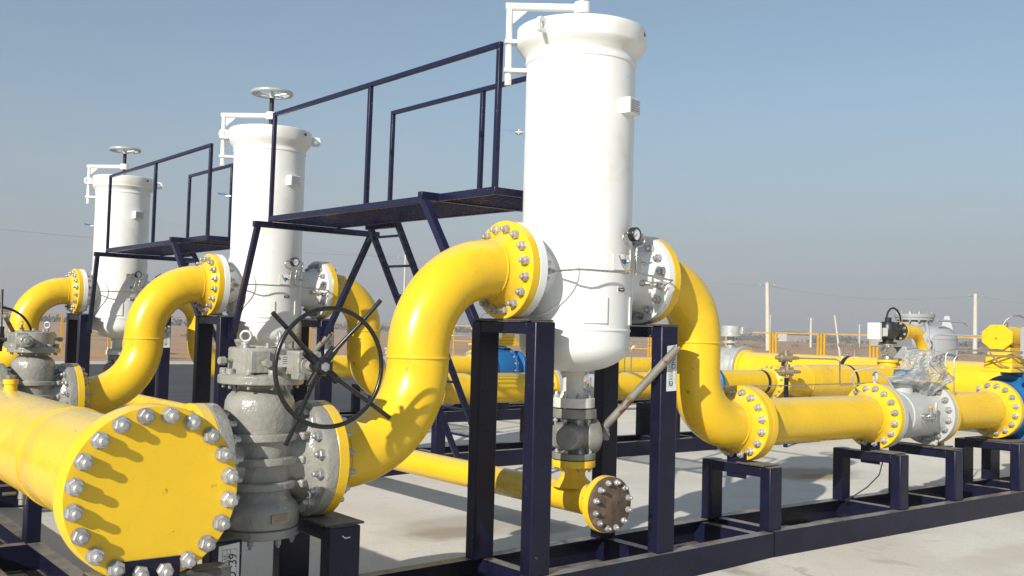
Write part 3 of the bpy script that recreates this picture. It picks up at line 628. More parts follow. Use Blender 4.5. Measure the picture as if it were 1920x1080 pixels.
def drain_valve(label):
    t = thing('drain_valve', label, 'valve', (DX, 0, 0), 'drain valves under the filters')
    b = MB()
    b.lathe([(.838, 0), (.838, .153), (.842, .157), (.878, .157), (.882, .153), (.886, .10), (.92, .085), (.98, .08), (1.03, .08), (1.09, .088), (1.125, .10), (1.128, .153), (1.132, .157), (1.193, .157), (1.197, .153), (1.197, 0)], (DX, 0, 0), n=56)
    b.lathe([(-.165, .05), (-.16, .075), (-.13, .093), (-.09, .098), (-.088, .112), (-.062, .114), (-.06, .102), (-.02, .105), (-.018, .118), (.012, .118), (.014, .112), (.05, .115), (.052, .13), (.06, .138), (.13, .14), (.165, .125), (.185, .085), (.195, .045), (.215, .045)], (DX, 0, 1.0), V((1, -.25, 0)), 44)
    b.lathe([(0, .10), (.09, .098), (.12, .09), (.19, .084), (.205, .07), (.205, 0)], (DX-.02, -.01, 1.0), V((-.80, -.6, 0)), 36)
    b.prism([(-.06, -.10), (.06, -.10), (.06, .10), (-.06, .10)], (DX, -.03, 1.0), (1, -.25, 0), (0, 0, 1), (0, .06, 0))
    part('body', b, 'grey_rough', t, bevel=.003)
    ax = V((1, -.25, 0)).normalized(); c = V((DX, 0, 1.0))+ax*.215
    b = MB(); b.cyl(c-ax*.01, c+ax*.06, .03); b.cyl(c+ax*.035-V((0, 0, .035)), c+ax*.035+V((.0, 0, .05)), .034); st = part('stem', b, 'grey_rough', t)
    p0 = c+ax*.03+V((0, 0, .055)); p1 = V((.60, -.45, 1.65)); dd = (p1-p0).normalized()
    b = MB(); b.lathe([(0, .029), ((p1-p0).length, .031), ((p1-p0).length, .025), ((p1-p0).length-.09, .025), ((p1-p0).length-.09, 0)], p0, dd, 24); part('lever', b, 'rustpipe', st)
    b = MB(); b.lathe([(0, .15), (.006, .15)], (DX, 0, .8325), n=48); b.lathe([(0, .15), (.006, .15)], (DX, 0, 1.1985), n=48); part('gasket', b, 'rubber', t)
    bolts(t, (DX, 0, .8325), (0, 0, 1), .126, 8, .052, rs=.009, rn=.018, hn=.017, ext=.012)
    return t
dv0 = drain_valve('grey plug drain valve with long rusty pipe lever under the nearest filter')
dup(dv0, (0, D, 0), 'grey drain valve hidden low under the second filter behind the header valve')
dup(dv0, (0, 2*D, 0), 'grey drain valve under the farthest filter, in front of the yellow fence')

# ------------------------------------------------------------------ downstream line of each unit
def spool(label, cat_x0, x1, grp, drain=False):
    t = thing('pipe_spool', label, 'pipe', ((cat_x0+x1)/2, 0, 0), grp)
    b = MB(); b.tube([(cat_x0+.14, 0, ZO), (x1-.14, 0, ZO)], RPIPE, 56)
    for x, s in ((cat_x0, 1), (x1, -1)): b.torus((x+s*.158, 0, ZO), (1, 0, 0), RPIPE, .0055, 56, 8)
    if drain: b.cyl((cat_x0+.20, -.02, ZO-.18), (cat_x0+.20, -.02, ZO-.27), .03)
    part('pipe', b, 'yellow', t)
    for x, s in ((cat_x0, 1), (x1, -1)):
        f = part('flange', flange_mb(x, s, RO, RPIPE, c=(0, ZO)), 'yellow', t)
        if s < 0: bolts(f, (x, 0, ZO), (1, 0, 0), .258, 16, .066)
    if drain:
        b = MB(); b.lathe([(0, .022), (.03, .022), (.032, .032), (.10, .032), (.105, .024), (.13, .024)], (cat_x0+.20, -.02, ZO-.395), n=14); part('drain_cock', b, 'brass', t)
        b = MB(); b.bar((cat_x0+.20, -.05, ZO-.34), (cat_x0+.30, -.09, ZO-.34), .012, .02); part('lever', b, 'bluehandle', t)
    return t
def ball_valve(label, wrap):
    X0, X1 = 3.839, 4.793; t = thing('ball_valve', label, 'valve', ((X0+X1)/2, 0, 0), 'grey ball valves of the outlet lines')
    b = MB(); b.lathe([(.06, .24), (.10, .225), (.30, .222), (.31, .232), (.60, .232), (.61, .222), (.84, .222), (.90, .25)], (X0, 0, ZO), (1, 0, 0), 64)
    b.lathe([(.18, .11), (.30, .10), (.305, .13), (.34, .13), (.34, 0)], (X0+.45, 0, ZO), (0, 0, 1), 32)
    b.cyl((X0+.84, -.10, ZO-.28), (X0+.88, -.13, .72), .016)
    part('body', b, 'lightgrey', t, bevel=.003)
    for x, s in ((X0, 1), (X1, -1)):
        b = MB(); b.lathe([(0, 0), (0, RO-.004), (.004, RO), (.062, RO), (.066, RO-.004), (.07, .24)], (x, 0, ZO), (s, 0, 0), 72); f = part('flange', b, 'lightgrey', t)
        if s < 0: bolts(f, (x, 0, ZO), (1, 0, 0), .258, 16, .066)
    b = MB(); b.box((4.30, -.10, 1.36), (4.62, .10, 1.46)); b.cyl((4.32, -.06, 1.40), (4.22, -.09, 1.37), .045)
    part('gear_operator', b, 'bluegrey', t, bevel=.01)
    b = MB(); b.box((4.47, -.16, 1.49), (4.79, .0, 1.62), Matrix.Rotation(.12, 3, 'Z')); b.cyl((4.5, 0, 1.44), (4.6, -.05, 1.52), .05); part('switch_box', b, 'tankgrey', t, bevel=.008)
    # bleed valve on the near side
    b = MB(); y = -.24; b.cyl((4.28, y+.04, ZO), (4.28, y-.05, ZO), .028); b.cyl((4.22, y-.05, ZO-.01), (4.36, y-.05, ZO-.01), .022); b.cyl((4.31, y-.05, ZO), (4.31, y-.05, ZO+.09), .024); b.bar((4.40, y-.05, ZO-.02), (4.405, y-.06, ZO+.14), .012, .02)
    bv = part('bleed_valve', b, 'steel', t)
    b = MB(); b.cyl((4.31, y-.05, ZO+.088), (4.31, y-.05, ZO+.102), .026); part('cap', b, 'orange', bv)
    b = MB(); b.tube([(4.22, y-.01, ZO-.04), (4.22, y-.06, ZO-.12), (4.38, y-.06, ZO-.11), (4.38, y-.02, ZO-.03)], .006, 8); part('guard', b, 'steel', bv)
    if wrap:
        b = MB(); rnd = random.Random(3); n, m = 44, 30; cc = V((4.56, -.05, 1.45))
        for j in range(m+1):
            tt = j/m; z = -.24+.45*tt
            for i in range(n):
                q = 2*pi*i/n
                base = .11+.45*tt if tt < .3 else .245 if tt < .55 else .245-.06*(tt-.55)/.1 if tt < .65 else .19
                rr = base*(1+.10*sin(5*q+4*tt)+.08*sin(9*q-9*tt)+.06*rnd.uniform(-1, 1))
                rr += .30*max(0, -cos(q))**5*max(0, 1-abs(tt-.33)/.22) + .24*max(0, cos(q+.2))**4*max(0, 1-abs(tt-.36)/.32) + .10*max(0, cos(q))**2*(tt > .6)
                if j >= m-1: rr *= .85 if j == m-1 else .02
                b.v.append(cc+V((rr*cos(q), rr*sin(q)*.72, z+rnd.uniform(-.006, .006))))
        for j in range(m):
            for i in range(n): b.f.append((j*n+i, j*n+(i+1) % n, (j+1)*n+(i+1) % n, (j+1)*n+i))
        o = part('plastic_wrap', b, 'wrap', t, smooth=False)
        b = MB(); b.tube([cc+V((-.30, -.20, -.09)), cc+V((-.14, -.23, -.03)), cc+V((.04, -.22, .02)), cc+V((.16, -.19, .04))], .006, 6); b.tube([cc+V((-.16, -.17, .12)), cc+V((-.10, -.22, .04)), cc+V((-.02, -.235, -.01))], .005, 6); part('twine', b, 'twine', o)
    return t
def control_valve(label):
    X0 = 6.161; t = thing('control_valve', label, 'valve', (X0+.7, 0, 0), 'blue valves with yellow actuators')
    b = MB(); b.lathe([(0, 0), (0, RO-.004), (.004, RO), (.062, RO), (.066, RO-.004), (.075, .25), (.15, .24), (.22, .30), (.32, .345), (.55, .36), (.78, .345), (.88, .30), (.95, .24), (1.02, .25), (1.03, RO-.004), (1.034, RO), (1.09, RO), (1.096, RO-.004), (1.096, 0)], (X0, 0, ZO), (1, 0, 0), 72)
    for x in (.30, .80): b.lathe([(-.02, .372), (.02, .372)], (X0+x, 0, ZO), (1, 0, 0), 72)
    b.lathe([(.20, .16), (.36, .15), (.362, .20), (.40, .20), (.40, 0)], (X0+.55, 0, ZO), (0, 0, 1), 40)
    for sy in (-1, 1):
        for x in (.28, .80): b.prism([(-.07, 0), (.07, 0), (.028, .20), (-.028, .20)], (X0+x, sy*.20, .712), (1, 0, 0), (0, 0, 1), (0, .03*sy, 0))
    b.prism([(-.06, 0), (.06, 0), (.055, .05), (.02, .10), (-.02, .10), (-.055, .05)], (X0+.10, -.26, ZO+.30), (.5, .86, 0), (0, 0, 1), (.02, -.01, 0))
    part('body', b, 'blue', t, bevel=.006)
    bolts(t, (X0+.80, 0, ZO), (1, 0, 0), .35, 16, .02, rs=.010, rn=.02, hn=.02, ext=.01)
    b = MB()
    b.box((X0-.02, -.17, 1.43), (X0+1.0, .17, 1.47)); b.box((X0+.03, -.155, 1.47), (X0+.95, .155, 1.53)); b.box((X0+.05, -.145, 1.532), (X0+.93, .145, 1.59)); b.box((X0+.07, -.135, 1.592), (X0+.91, .135, 1.665))
    ped = part('actuator_pedestal', b, 'yellow', t, bevel=.008)
    oct_ = [(.172*cos(2*pi*(i+.5)/8)*1.06, .146*sin(2*pi*(i+.5)/8)) for i in range(8)]
    b = MB(); b.prism(oct_, (X0+.05, .02, 1.81), (0, -1, 0), (0, 0, 1), (.03, 0, 0)); b.lathe([(.03, .128), (.75, .128), (.76, .10)], (X0+.05, .02, 1.81), (1, 0, 0), 40); b.box((X0+.10, -.10, 1.665), (X0+.7, .13, 1.70))
    b.lathe([(-.012, .022), (0, .022)], (X0+.05, .02, 1.81), (1, 0, 0), 12); b.lathe([(-.03, .014), (-.012, .014)], (X0+.05, .02, 1.81), (1, 0, 0), 6)
    for i in range(8): a = 2*pi*i/8; b.lathe([(-.008, .011), (0, .011)], (X0+.05, .02-.145*cos(a), 1.81+.12*sin(a)), (1, 0, 0), 8)
    act = part('actuator', b, 'yellow', t, bevel=.006)
    b = MB(); b.cyl((X0+.16, -.02, 1.93), (X0+.16, -.02, 1.975), .03); part('breather', b, 'steel', act)
    b = MB(); b.box((X0+.12, -.34, 1.58), (X0+.42, -.20, 1.92)); part('control_box', b, 'tankgrey', t, bevel=.006)
    b = MB(); r = .010
    b.tube([(X0+.10, -.02, 1.94), (X0+.12, -.05, 2.0), (X0+.16, -.10, 2.05), (X0+.24, -.14, 2.05), (X0+.40, -.2, 1.99), (X0+.42, -.22, 1.92)], r, 8)
    b.tube([(5.62, .28, 1.0), (5.62, .28, 1.60), (5.64, .26, 1.645), (5.70, .22, 1.66), (X0+.1, -.22, 1.655), (X0+.14, -.24, 1.655)], r, 8)
    b.tube([(5.72, .24, 1.0), (5.72, .24, 1.55), (5.74, .22, 1.60), (5.80, .18, 1.615), (X0+.1, -.22, 1.605), (X0+.14, -.24, 1.605)], r, 8)
    b.tube([(X0-.14, 0, 1.64), (X0-.12, -.02, 1.60), (X0-.03, -.08, 1.50), (X0+.02, -.12, 1.485), (X0+.2, -.22, 1.48)], r, 8)
    part('tubing', b, 'steel', t)
    return t
GS = 'yellow pipe spools of the outlet lines'
s1 = spool('long yellow pipe spool with shadowed flange, right of the nearest outlet bend', 1.899, 3.839, GS)
bv = ball_valve('light grey ball valve wrapped in clear plastic on the nearest outlet line', True)
s2 = spool('short yellow pipe spool between the grey ball valve and the blue valve', 4.793, 6.161, GS, True)
cv = control_valve('blue control valve with yellow octagonal actuator at the right edge')
# lifting ring and loose hose on the near spool's flange
b = MB(); b.torus((3.80, -.02, ZO+RO+.055), (.8, -.6, 0), .042, .0125, 32, 10); b.cyl((3.80, -.02, ZO+RO-.01), (3.80, -.02, ZO+RO+.02), .02)
solo('lifting_eye', b, 'lightgrey', 'light grey lifting eye standing on the flange before the grey ball valve', 'lifting eye')
b = MB(); b.tube([(3.62, .08, ZO+.28), (3.57, .09, ZO+.36), (3.58, .06, ZO+.42), (3.66, 0, ZO+.445), (3.76, -.06, ZO+.43), (3.86, -.11, ZO+.35), (3.95, -.14, ZO+.24)], .009, 8)
solo('sensing_tube', b, 'silver', 'thin silver tube arching over the flange before the plastic wrapped valve', 'tube')
DZ2 = -.05
for k, dx, lab in ((1, .33, ('yellow pipe spool of the second line, seen between the legs of the tall support', 'grey ball valve with plastic on the second line, behind the drain valve', 'short yellow spool of the second line, seen through the tall support at right')),
                   (2, .60, ('yellow pipe spool of the farthest line, low behind the second outlet bend', 'grey ball valve on the farthest line, hidden behind the near S-bend', 'short yellow spool of the farthest line before the blue valve between the tall legs'))):
    for o, l in zip((s1, bv, s2), lab):
        c_ = dup(o, (dx, k*D, DZ2 if k == 1 else 0), l)
        if k == 2 and o is bv:
            for ch in [c for c in c_.children_recursive if c.name.startswith(('plastic_wrap', 'twine', 'gear_operator', 'switch_box'))]: bpy.data.objects.remove(ch)
dup(cv, (.33, D, DZ2), 'blue control valve of the second line, hidden behind the rusty lever')
dup(cv, (.60, 2*D, 0), 'blue control valve seen far back through the tall dark support frame')
for k, dx in ((1, .33), (2, .6)):   # stub from the second and third bends to their shifted spools
    b = MB(); z = ZO+(DZ2 if k == 1 else 0); b.tube([(1.90, k*D, z), (1.90+dx+.02, k*D, z)], RO-.02, 48)
    solo('spacer_ring', b, 'yellow', ('yellow spacer joining outlet bend and spool on the second line', 'yellow spacer joining outlet bend and spool on the farthest line')[k-1], 'pipe', 'yellow spacers of the outlet lines')

# line 2 beyond its valve: insulating joint, reducer, meter run, riser
y2, z2 = D, ZO+DZ2+.02
t = thing('metering_pipe', 'wide yellow metering pipe with black band and cone end, behind the near spool', 'pipe', (11, y2, 0))
b = MB(); b.tube([(7.55, y2, z2), (8.98, y2, z2)], .2, 48); b.lathe([(9.28, .2), (9.40, .205), (9.86, .285), (9.95, .292), (13.0, .292)], (0, y2, z2), (1, 0, 0), 64)
b.torus((9.90, y2, z2), (1, 0, 0), .292, .006, 64, 8); part('pipe', b, 'yellow', t)
for x, s in ((9.12, -1), (9.24, 1)): part('flange', flange_mb(x, s, .285, .2, t=.05, neck=.06, c=(y2, z2)), 'yellow', t)
f = part('insulating_ring', MB().lathe([(9.13, .20), (9.23, .20)], (0, y2, z2), (1, 0, 0), 48), 'rubber', t)
bolts(f, (9.18, y2, z2), (1, 0, 0), .245, 16, .11, rs=.015, rn=.026, hn=.03, ext=.02)
for x, r in ((8.82, .203), (11.2, .295)): part('wrap_band', MB().lathe([(x-.035, r), (x+.035, r)], (0, y2, z2), (1, 0, 0), 56), 'band', t)
t = thing('regulator_riser', 'black regulator on a steel valve above the metering pipe, white box beside it', 'regulator', (12.6, y2, 0))
b = MB(); b.lathe([(.25, .18), (.28, .15), (.335, .14), (.34, .19), (.38, .19), (.38, 0)], (12.6, y2, z2), n=32); part('stub', b, 'yellow', t)
b = MB(); b.lathe([(0, .18), (.03, .18), (.04, .11), (.1, .10), (.22, .10), (.26, .11), (.27, .18), (.30, .18), (.30, 0)], (12.6, y2, z2+.381), n=32); b.sphere((12.6, y2, z2+.53), .14); b.lathe([(0, .09), (.20, .09)], (12.6, y2, z2+.53), (-.6, -.8, 0), 24); part('ball_valve', b, 'steel', t)
b = MB(); b.lathe([(0, .16), (.03, .165), (.04, .10), (.07, .10), (.10, .14), (.18, .165), (.32, .165), (.37, .145), (.40, .15), (.42, .10), (.425, .06), (.50, .06), (.50, 0)], (12.6, y2, z2+.682), n=36); b.lathe([(0, .10), (.34, .10), (.35, .175), (.40, .175)], (12.6, y2, z2+.93), (1, 0, 0), 32); part('regulator', b, 'blackcast', t, bevel=.006)
b = MB(); b.tube([(12.55, y2, z2+1.18), (12.58, y2, z2+1.27), (12.66, y2, z2+1.34), (12.78, y2, z2+1.37), (12.90, y2, z2+1.33), (13.0, y2, z2+1.24), (13.04, y2, z2+1.10)], .018, 8); part('cable', b, 'rubber', t)
b = MB(); b.box((12.05, y2-.16, z2+.76), (12.14, y2+.09, z2+1.07)); b.box((12.139, y2-.1, z2+.82), (12.44, y2-.02, z2+.98)); part('control_box', b, 'sticker', t, bevel=.012)
t = thing('riser_elbow', 'yellow elbow pipe dropping from the black regulator, white paper label on it', 'pipe', (13.6, y2, 0))
b = MB(); P = [V((13.04, y2, z2+.93))]+arc((13.42, y2, z2+.43), pi/2, 0, .50, (1, 0, 0), (0, 0, 1), 18)+[V((13.92, y2, z2+.05))]
b.tube(P, .128, 40); b.torus((13.92, y2, z2+.40), (0, 0, 1), .128, .006, 40, 8); part('pipe', b, 'yellow', t)
b = MB(); b.lathe([(0, .18), (.05, .18), (.06, .145), (.12, .13)], (13.005, y2, z2+.93), (1, 0, 0), 40); f = part('flange', b, 'yellow', t); bolts(f, (13.0, y2, z2+.93), (1, 0, 0), .152, 8, .055, rs=.011, rn=.024, hn=.025, ext=.015)
q = R(38); e = V((cos(q), 0, sin(q))); c = V((13.42, y2, z2+.43))+e*.50+V((-.05, -.13, .02)); ux = V((sin(q), 0, -cos(q)))
b = MB(); b.prism([(-.17, -.075), (.17, -.075), (.17, .075), (-.17, .075)], c, ux, e, (0, -.004, 0)); sk = part('paper_label', b, 'sticker', t)
text('NO', .07, c+V((0, -.0052, 0)), ux, e, 'inkgrey', sk)
# outlet header running along the row, and the grey valve at its end
hx, hz = 13.35, 1.03
t = thing('outlet_header', 'large yellow cross pipe with black bands behind the metering pipe', 'pipe', (hx, 5, 0))
b = MB(); b.tube([(hx, 9.2, hz), (hx, 5, hz), (hx, -1.5, hz)], .37, 64); b.lathe([(0, .37), (.12, .38), (.13, .42), (.2, .42)], (hx, 9.0, hz), (0, 1, 0), 56); part('pipe', b, 'yellow', t)
for y in (7.95, 6.55): part('wrap_band', MB().lathe([(-.05, .374), (.05, .374)], (hx, y, hz), (0, 1, 0), 56), 'band', t)
for y in (6.75, 6.45):
    b = MB(); b.cyl((hx, y, hz+.36), (hx, y, hz+.54), .025); b.lathe([(0, .075), (.06, .075)], (hx+.02, y+.02, hz+.60), (-.6, -.8, 0), 20); b.cyl((hx, y, hz+.40), (hx+.1, y-.1, hz+.40), .02); part('sensor', b, 'steel', t)
t = thing('header_valve', 'silver grey valve with gear operator at the far end of the outlet header', 'valve', (hx, 9.7, 0))
b = MB(); b.lathe([(0, .50), (.10, .50), (.11, .40), (.3, .47), (.6, .47), (.8, .40), (.81, .50), (.9, .50)], (hx, 9.21, hz), (0, 1, 0), 56); b.cyl((hx, 9.66, hz+.40), (hx, 9.66, hz+.72), .08); b.cyl((hx, 9.66, hz+.55), (hx, 9.66, hz+.60), .17); part('body', b, 'silver', t, bevel=.01)
b = MB(); b.cyl((hx, 9.66, hz+.72), (hx, 9.66, hz+.95), .22); b.cyl((hx, 9.66, hz+.70), (hx, 9.66, hz+.74), .26); b.box((hx+.1, 9.40, hz+.76), (hx+.45, 9.62, hz+.92)); part('gear_operator', b, 'silver', t, bevel=.015)
# line 3 end and line 1 end into the header
for y, x0, l in ((2*D, 7.75, 'yellow pipe of the farthest line, running behind the second line'), (0, 7.25, 'yellow pipe of the nearest line beyond the blue valve')):
    b = MB(); b.tube([(x0, y, ZO), (hx-.02, y, ZO)], .199, 40)
    solo('line_pipe', b, 'yellow', l, 'pipe', 'straight pipes of the outlet lines')
# grey vessel and meter behind
t = thing('storage_vessel', 'grey upright tank with lifting lug behind the yellow riser elbow', 'tank', (17.15, 7.0, 0))
b = MB(); b.lathe([(.4, .60), (1.80, .60), (1.90, .58), (2.03, .48), (2.11, .32), (2.13, 0)], (17.15, 7.0, 0), n=56); b.torus((17.15, 7.0, 1.80), (0, 0, 1), .60, .01, 56, 8); part('shell', b, 'tankgrey', t)
b = MB()
for a in range(3): q = 2*pi*a/3+.4; b.cyl((17.15+.5*cos(q), 7+.5*sin(q), 0), (17.15+.5*cos(q), 7+.5*sin(q), .5), .06)
part('legs', b, 'tankgrey', t)
b = MB(); b.prism([(-.14, 0), (.14, 0), (.05, .34), (-.05, .34)], (17.40, 6.72, 2.0), (.6, -.8, 0), (0, 0, 1), (.02, .015, 0)); part('lifting_lug', b, 'lightgrey', t)
b = MB(); b.lathe([(1.95, .32), (2.22, .32), (2.225, .42), (2.28, .42), (2.285, .44), (2.36, .44), (2.36, 0)], (16.85, 7.2, 0), n=40); part('top_cover', b, 'tankgrey', t)
bolts(t, (16.85, 7.2, 2.30), (0, 0, 1), .38, 12, .06, rs=.02, rn=.04, hn=.04, ext=.03)
b = MB(); b.prism([(-.06, -.05), (.06, -.05), (.06, .05), (-.06, .05)], (17.27, 6.405, 1.5), (.98, .2, 0), (0, 0, 1), (0, -.004, 0)); part('nameplate', b, 'sticker', t)
t = thing('flow_meter', 'grey meter body with bolted covers half hidden behind the black regulator', 'meter', (15.2, 6.6, 0))
b = MB(); b.box((14.6, 6.4, 1.6), (15.5, 6.9, 2.1)); b.box((15.0, 6.3, 1.35), (15.9, 6.8, 1.62)); b.lathe([(0, .3), (.3, .3), (.31, .38), (.38, .38)], (15.6, 6.6, 1.78), (.6, -.8, 0), 32); b.cyl((15.2, 6.6, 0), (15.2, 6.6, 1.4), .18); part('body', b, 'tankgrey', t, bevel=.02)
b = MB(); b.box((14.5, 6.2, 1.28), (16.3, 6.9, 1.34)); part('base_plate', b, 'black', t)
b = MB(); b.tube([(15.9, 6.2, 1.1), (15.9, 6.2, 1.85), (16.0, 6.1, 1.9), (20, 4.4, 1.86), (21, 4.0, 1.85)], .02, 8); b.tube([(16.6, 6.5, 2.22), (17.4, 6.3, 2.2), (17.5, 6.28, 2.12)], .025, 8); part('tubing', b, 'tankgrey', t)
# brass regulators and sensing lines above the reducer
t = thing('pilot_regulator', 'two small brass pilot regulators with thin tube above the insulating joint', 'regulator', (8.6, 4.6, 0))
b = MB()
for z, dx in ((1.42, 0), (1.20, .04)):
    b.lathe([(-.17, .03), (-.12, .035), (-.11, .075), (-.06, .08), (-.05, .055), (.05, .055), (.06, .07), (.09, .07), (.10, .03), (.2, .025), (.22, .012)], (8.62+dx, 4.6, z), (.8, -.6, 0), 18); b.cyl((8.62+dx, 4.6, z), (8.62+dx, 4.6, z+.12), .045)
b.cyl((8.64, 4.6, 1.05), (8.64, 4.6, 1.4), .02); part('pilots', b, 'brass', t)
b = MB(); b.cyl((8.64, 4.6, 0), (8.64, 4.6, 1.1), .035); part('stand', b, 'navy', t)
b = MB(); b.tube([(8.8, 4.5, 1.42), (9.6, 4.35, 1.41), (9.68, 4.33, 1.38), (9.70, 4.33, 1.02), (9.74, 4.33, .98), (10.8, 4.5, .99)], .012, 8); b.tube([(6.9, 4.6, .99), (8.0, 4.55, .98), (10.9, 4.5, 1.0)], .010, 8); part('tubing', b, 'steel', t)

# ------------------------------------------------------------------ steel skids and supports
def channel(mb, a, b_, hgt, wid, th, out):
    """C-channel along a->b_; a,b_ on the top outer edge; out = unit vector of the outer side"""
    a = V(a); b_ = V(b_); u = -V(out); prof = [(0, 0), (wid, 0), (wid, -th), (th, -th), (th, -hgt+th), (wid, -hgt+th), (wid, -hgt), (0, -hgt)]
    dv = b_-a; n = len(prof); vv = [a+u*p[0]+V((0, 0, p[1])) for p in prof]; vv += [p+dv for p in vv]
    flip = (u.cross(V((0, 0, 1)))).dot(dv) < 0
    fs = [(0, 1, 2, 3), (0, 3, 4, 7), (4, 5, 6, 7)]; fs = fs+[tuple(i+n for i in f)[::-1] for f in fs]+[((i+1) % n, i, i+n, (i+1) % n+n) for i in range(n)]
    return mb.add(vv, fs if not flip else [f[::-1] for f in fs])
def portal(t, x0, x1, zt, z0=.2, yo=.36, w=.11, shim=None, label_sticker=None, bar=.085):
    for s in (-1, 1):
        b = MB(); lo, hi = sorted((s*yo, s*(yo-w))); b.box((x0, lo, z0-.003), (x1, hi, zt)); part('post', b, 'navy', t, bevel=.012)
    b = MB(); b.box((x0+.004, -yo+w-.004, zt-bar), (x1-.004, yo-w+.004, zt-.004)); part('top_beam', b, 'navy', t, bevel=.006)
    if shim:
        b = MB(); b.box((x0-.02+shim[0], shim[1], zt+.001), (x1+.03+shim[0], shim[2], zt+.014)); part('shim_plate', b, 'shim', t, bevel=.003)
def clamp(t, xf, s, zt, zc, Rf):
    """bracket plate bolted on the flange's bottom pair of bolts, on the face at xf looking in direction s"""
    b = MB(); x = sorted((xf, xf+s*.012)); b.box((x[0], -.10, zt-.12), (x[1], .10, zc-Rf+.12)); c = part('clamp_plate', b, 'navy', t, bevel=.003)
def skid_left():
    t = thing('support_skid', '', 'support frame', (0, 0, 0), GR['sk'])
    b = MB(); channel(b, (-2.9, -.385, .10), (1.825, -.385, .190), .20, .10, .012, (0, -1, 0)); part('beam', b, 'navy', t)
    b = MB(); channel(b, (-2.9, .385, .10), (1.825, .385, .190), .20, .10, .012, (0, 1, 0)); part('beam', b, 'navy', t)
    for x in (-2.7, -2.0, -.57, .61, 1.74):
        b = MB(); channel(b, (x, -.372, .148+.012*x), (x, .372, .148+.012*x), .17, .09, .011, (-1, 0, 0)); part('cross_member', b, 'navy', t)
    portal(t, -.655, -.485, 1.806, .145, shim=(0, -.30, .33)); portal(t, .53, .70, 1.802, .166, shim=(0, -.34, .20))
    portal(t, -2.11, -1.91, .612, .12, shim=(.0, -.345, .20)); portal(t, -2.80, -2.62, .605, .105, shim=(0, -.05, .33))
    return t
def skid_right():
    t = thing('support_skid', '', 'support frame', (5, 0, 0), GR['sk'])
    b = MB(); channel(b, (1.832, -.39, .2), (9.6, -.39, .2), .20, .10, .012, (0, -1, 0)); part('beam', b, 'navy', t)
    b = MB(); channel(b, (1.832, .385, .2), (9.6, .385, .2), .20, .10, .012, (0, 1, 0)); part('beam', b, 'navy', t)
    for x in (1.93, 3.78, 4.74, 6.0, 6.6, 8.4): b = MB(); channel(b, (x, -.375, .193), (x, .37, .193), .17, .09, .011, (-1, 0, 0)); part('cross_member', b, 'navy', t)
    portal(t, 1.805, 1.955, .700, shim=(0, -.30, -.02)); portal(t, 3.69, 3.83, .698, shim=(0, -.31, -.06)); portal(t, 4.655, 4.805, .690, shim=(0, -.34, .33)); portal(t, 5.96, 6.18, .69, shim=None); portal(t, 6.55, 6.78, .69)
    b = MB(); b.box((6.02, -.27, .6905), (6.98, .27, .704)); part('shim_plate', b, 'shim', t)
    for xf in (1.833, 3.773): clamp(t, xf-.002-.0125, 1, .70, ZO, RO)
    return t
sl_ = skid_left(); sl_['label'] = 'dark blue steel skid with tall portal legs under the nearest filter'
x_ = sl_
# paper label on the near portal leg at right, handwritten marks
def leg_label(t, x, y, z, wd, hg, lines):
    b = MB(); b.prism([(-wd/2, -hg/2), (wd/2, -hg/2+.004), (wd/2-.003, hg/2), (-wd/2+.002, hg/2-.012)], (x, y, z), (1, 0, 0), (0, 0, 1), (0, -.0015, 0)); o = part('paper_label', b, 'sticker', t)
    for body, size, dx, dz, ux in lines: text(body, size, (x+dx, y-.0024, z+dz), ux, V(ux).cross(V((0, 1, 0)))*-1 if False else (V((0, -1, 0)).cross(V(ux))), 'ink', o)
    b = MB()
    for xx in (-wd*.30, -wd*.10, wd*.06): b.box((x+xx-.0012, y-.0022, z-hg*.42), (x+xx+.0012, y-.0016, z+hg*.36))
    b.box((x-wd*.30, y-.0022, z+hg*.36), (x+wd*.36, y-.0016, z+hg*.37)); b.box((x+wd*.355, y-.0022, z-hg*.42), (x+wd*.37, y-.0016, z+hg*.36))
    part('printed_frame', b, 'inkgrey', o)
    b = MB(); rr = random.Random(5)
    for cx_ in (-.20, -.02):
        zz = z-hg*.38
        while zz < z+hg*.28:
            l = rr.uniform(.006, .018); b.box((x+wd*cx_-.006, y-.0022, zz), (x+wd*cx_+.006, y-.0016, zz+l*.4)); zz += l
    part('printed_text', b, 'inkgrey', o)
    return o
leg_label(sl_, -2.695, -.3605, .47, .118, .24, [('NO :39', .062, .022, -.03, (0, 0, 1))])
leg_label(sl_, .635, -.3605, 1.50, .105, .34, [('NO', .050, .015, .03, (0, 0, -1)), ('C', .055, -.005, -.115, (0, 0, 1))])
b = MB(); b.tube([(-2.03, -.3605, .56), (-2.01, -.362, .545), (-1.98, -.362, .548)], .003, 6); part('chalk_mark', b, 'inkwhite', sl_)
sl2 = dup(sl_, (0, D, 0), 'dark blue steel skid with tall portal legs under the second filter')
pm = MB()
for x0, z0, x1, z1 in ((.60, 1.52, .60, 1.38), (.64, 1.53, .665, 1.42), (.665, 1.42, .65, 1.36), (.56, 1.36, .545, 1.26), (.575, 1.33, .56, 1.27)): pm.bar((x0, D-.3612, z0), (x1, D-.3612, z1), .012, .001, (1, 0, 0))
part('paint_mark', pm, 'inkwhite', sl2)
sl3 = dup(sl_, (0, 2*D, 0), 'dark blue steel skid with tall portal legs under the farthest filter')
sr_ = skid_right(); sr_['label'] = 'long low dark blue skid under the spool and valves at right'
dup(sr_, (.33, D, 0), 'long low dark skid under the second outlet line, seen behind the near legs')
dup(sr_, (.60, 2*D, 0), 'long low dark skid under the farthest outlet line, seen under the second pipe')
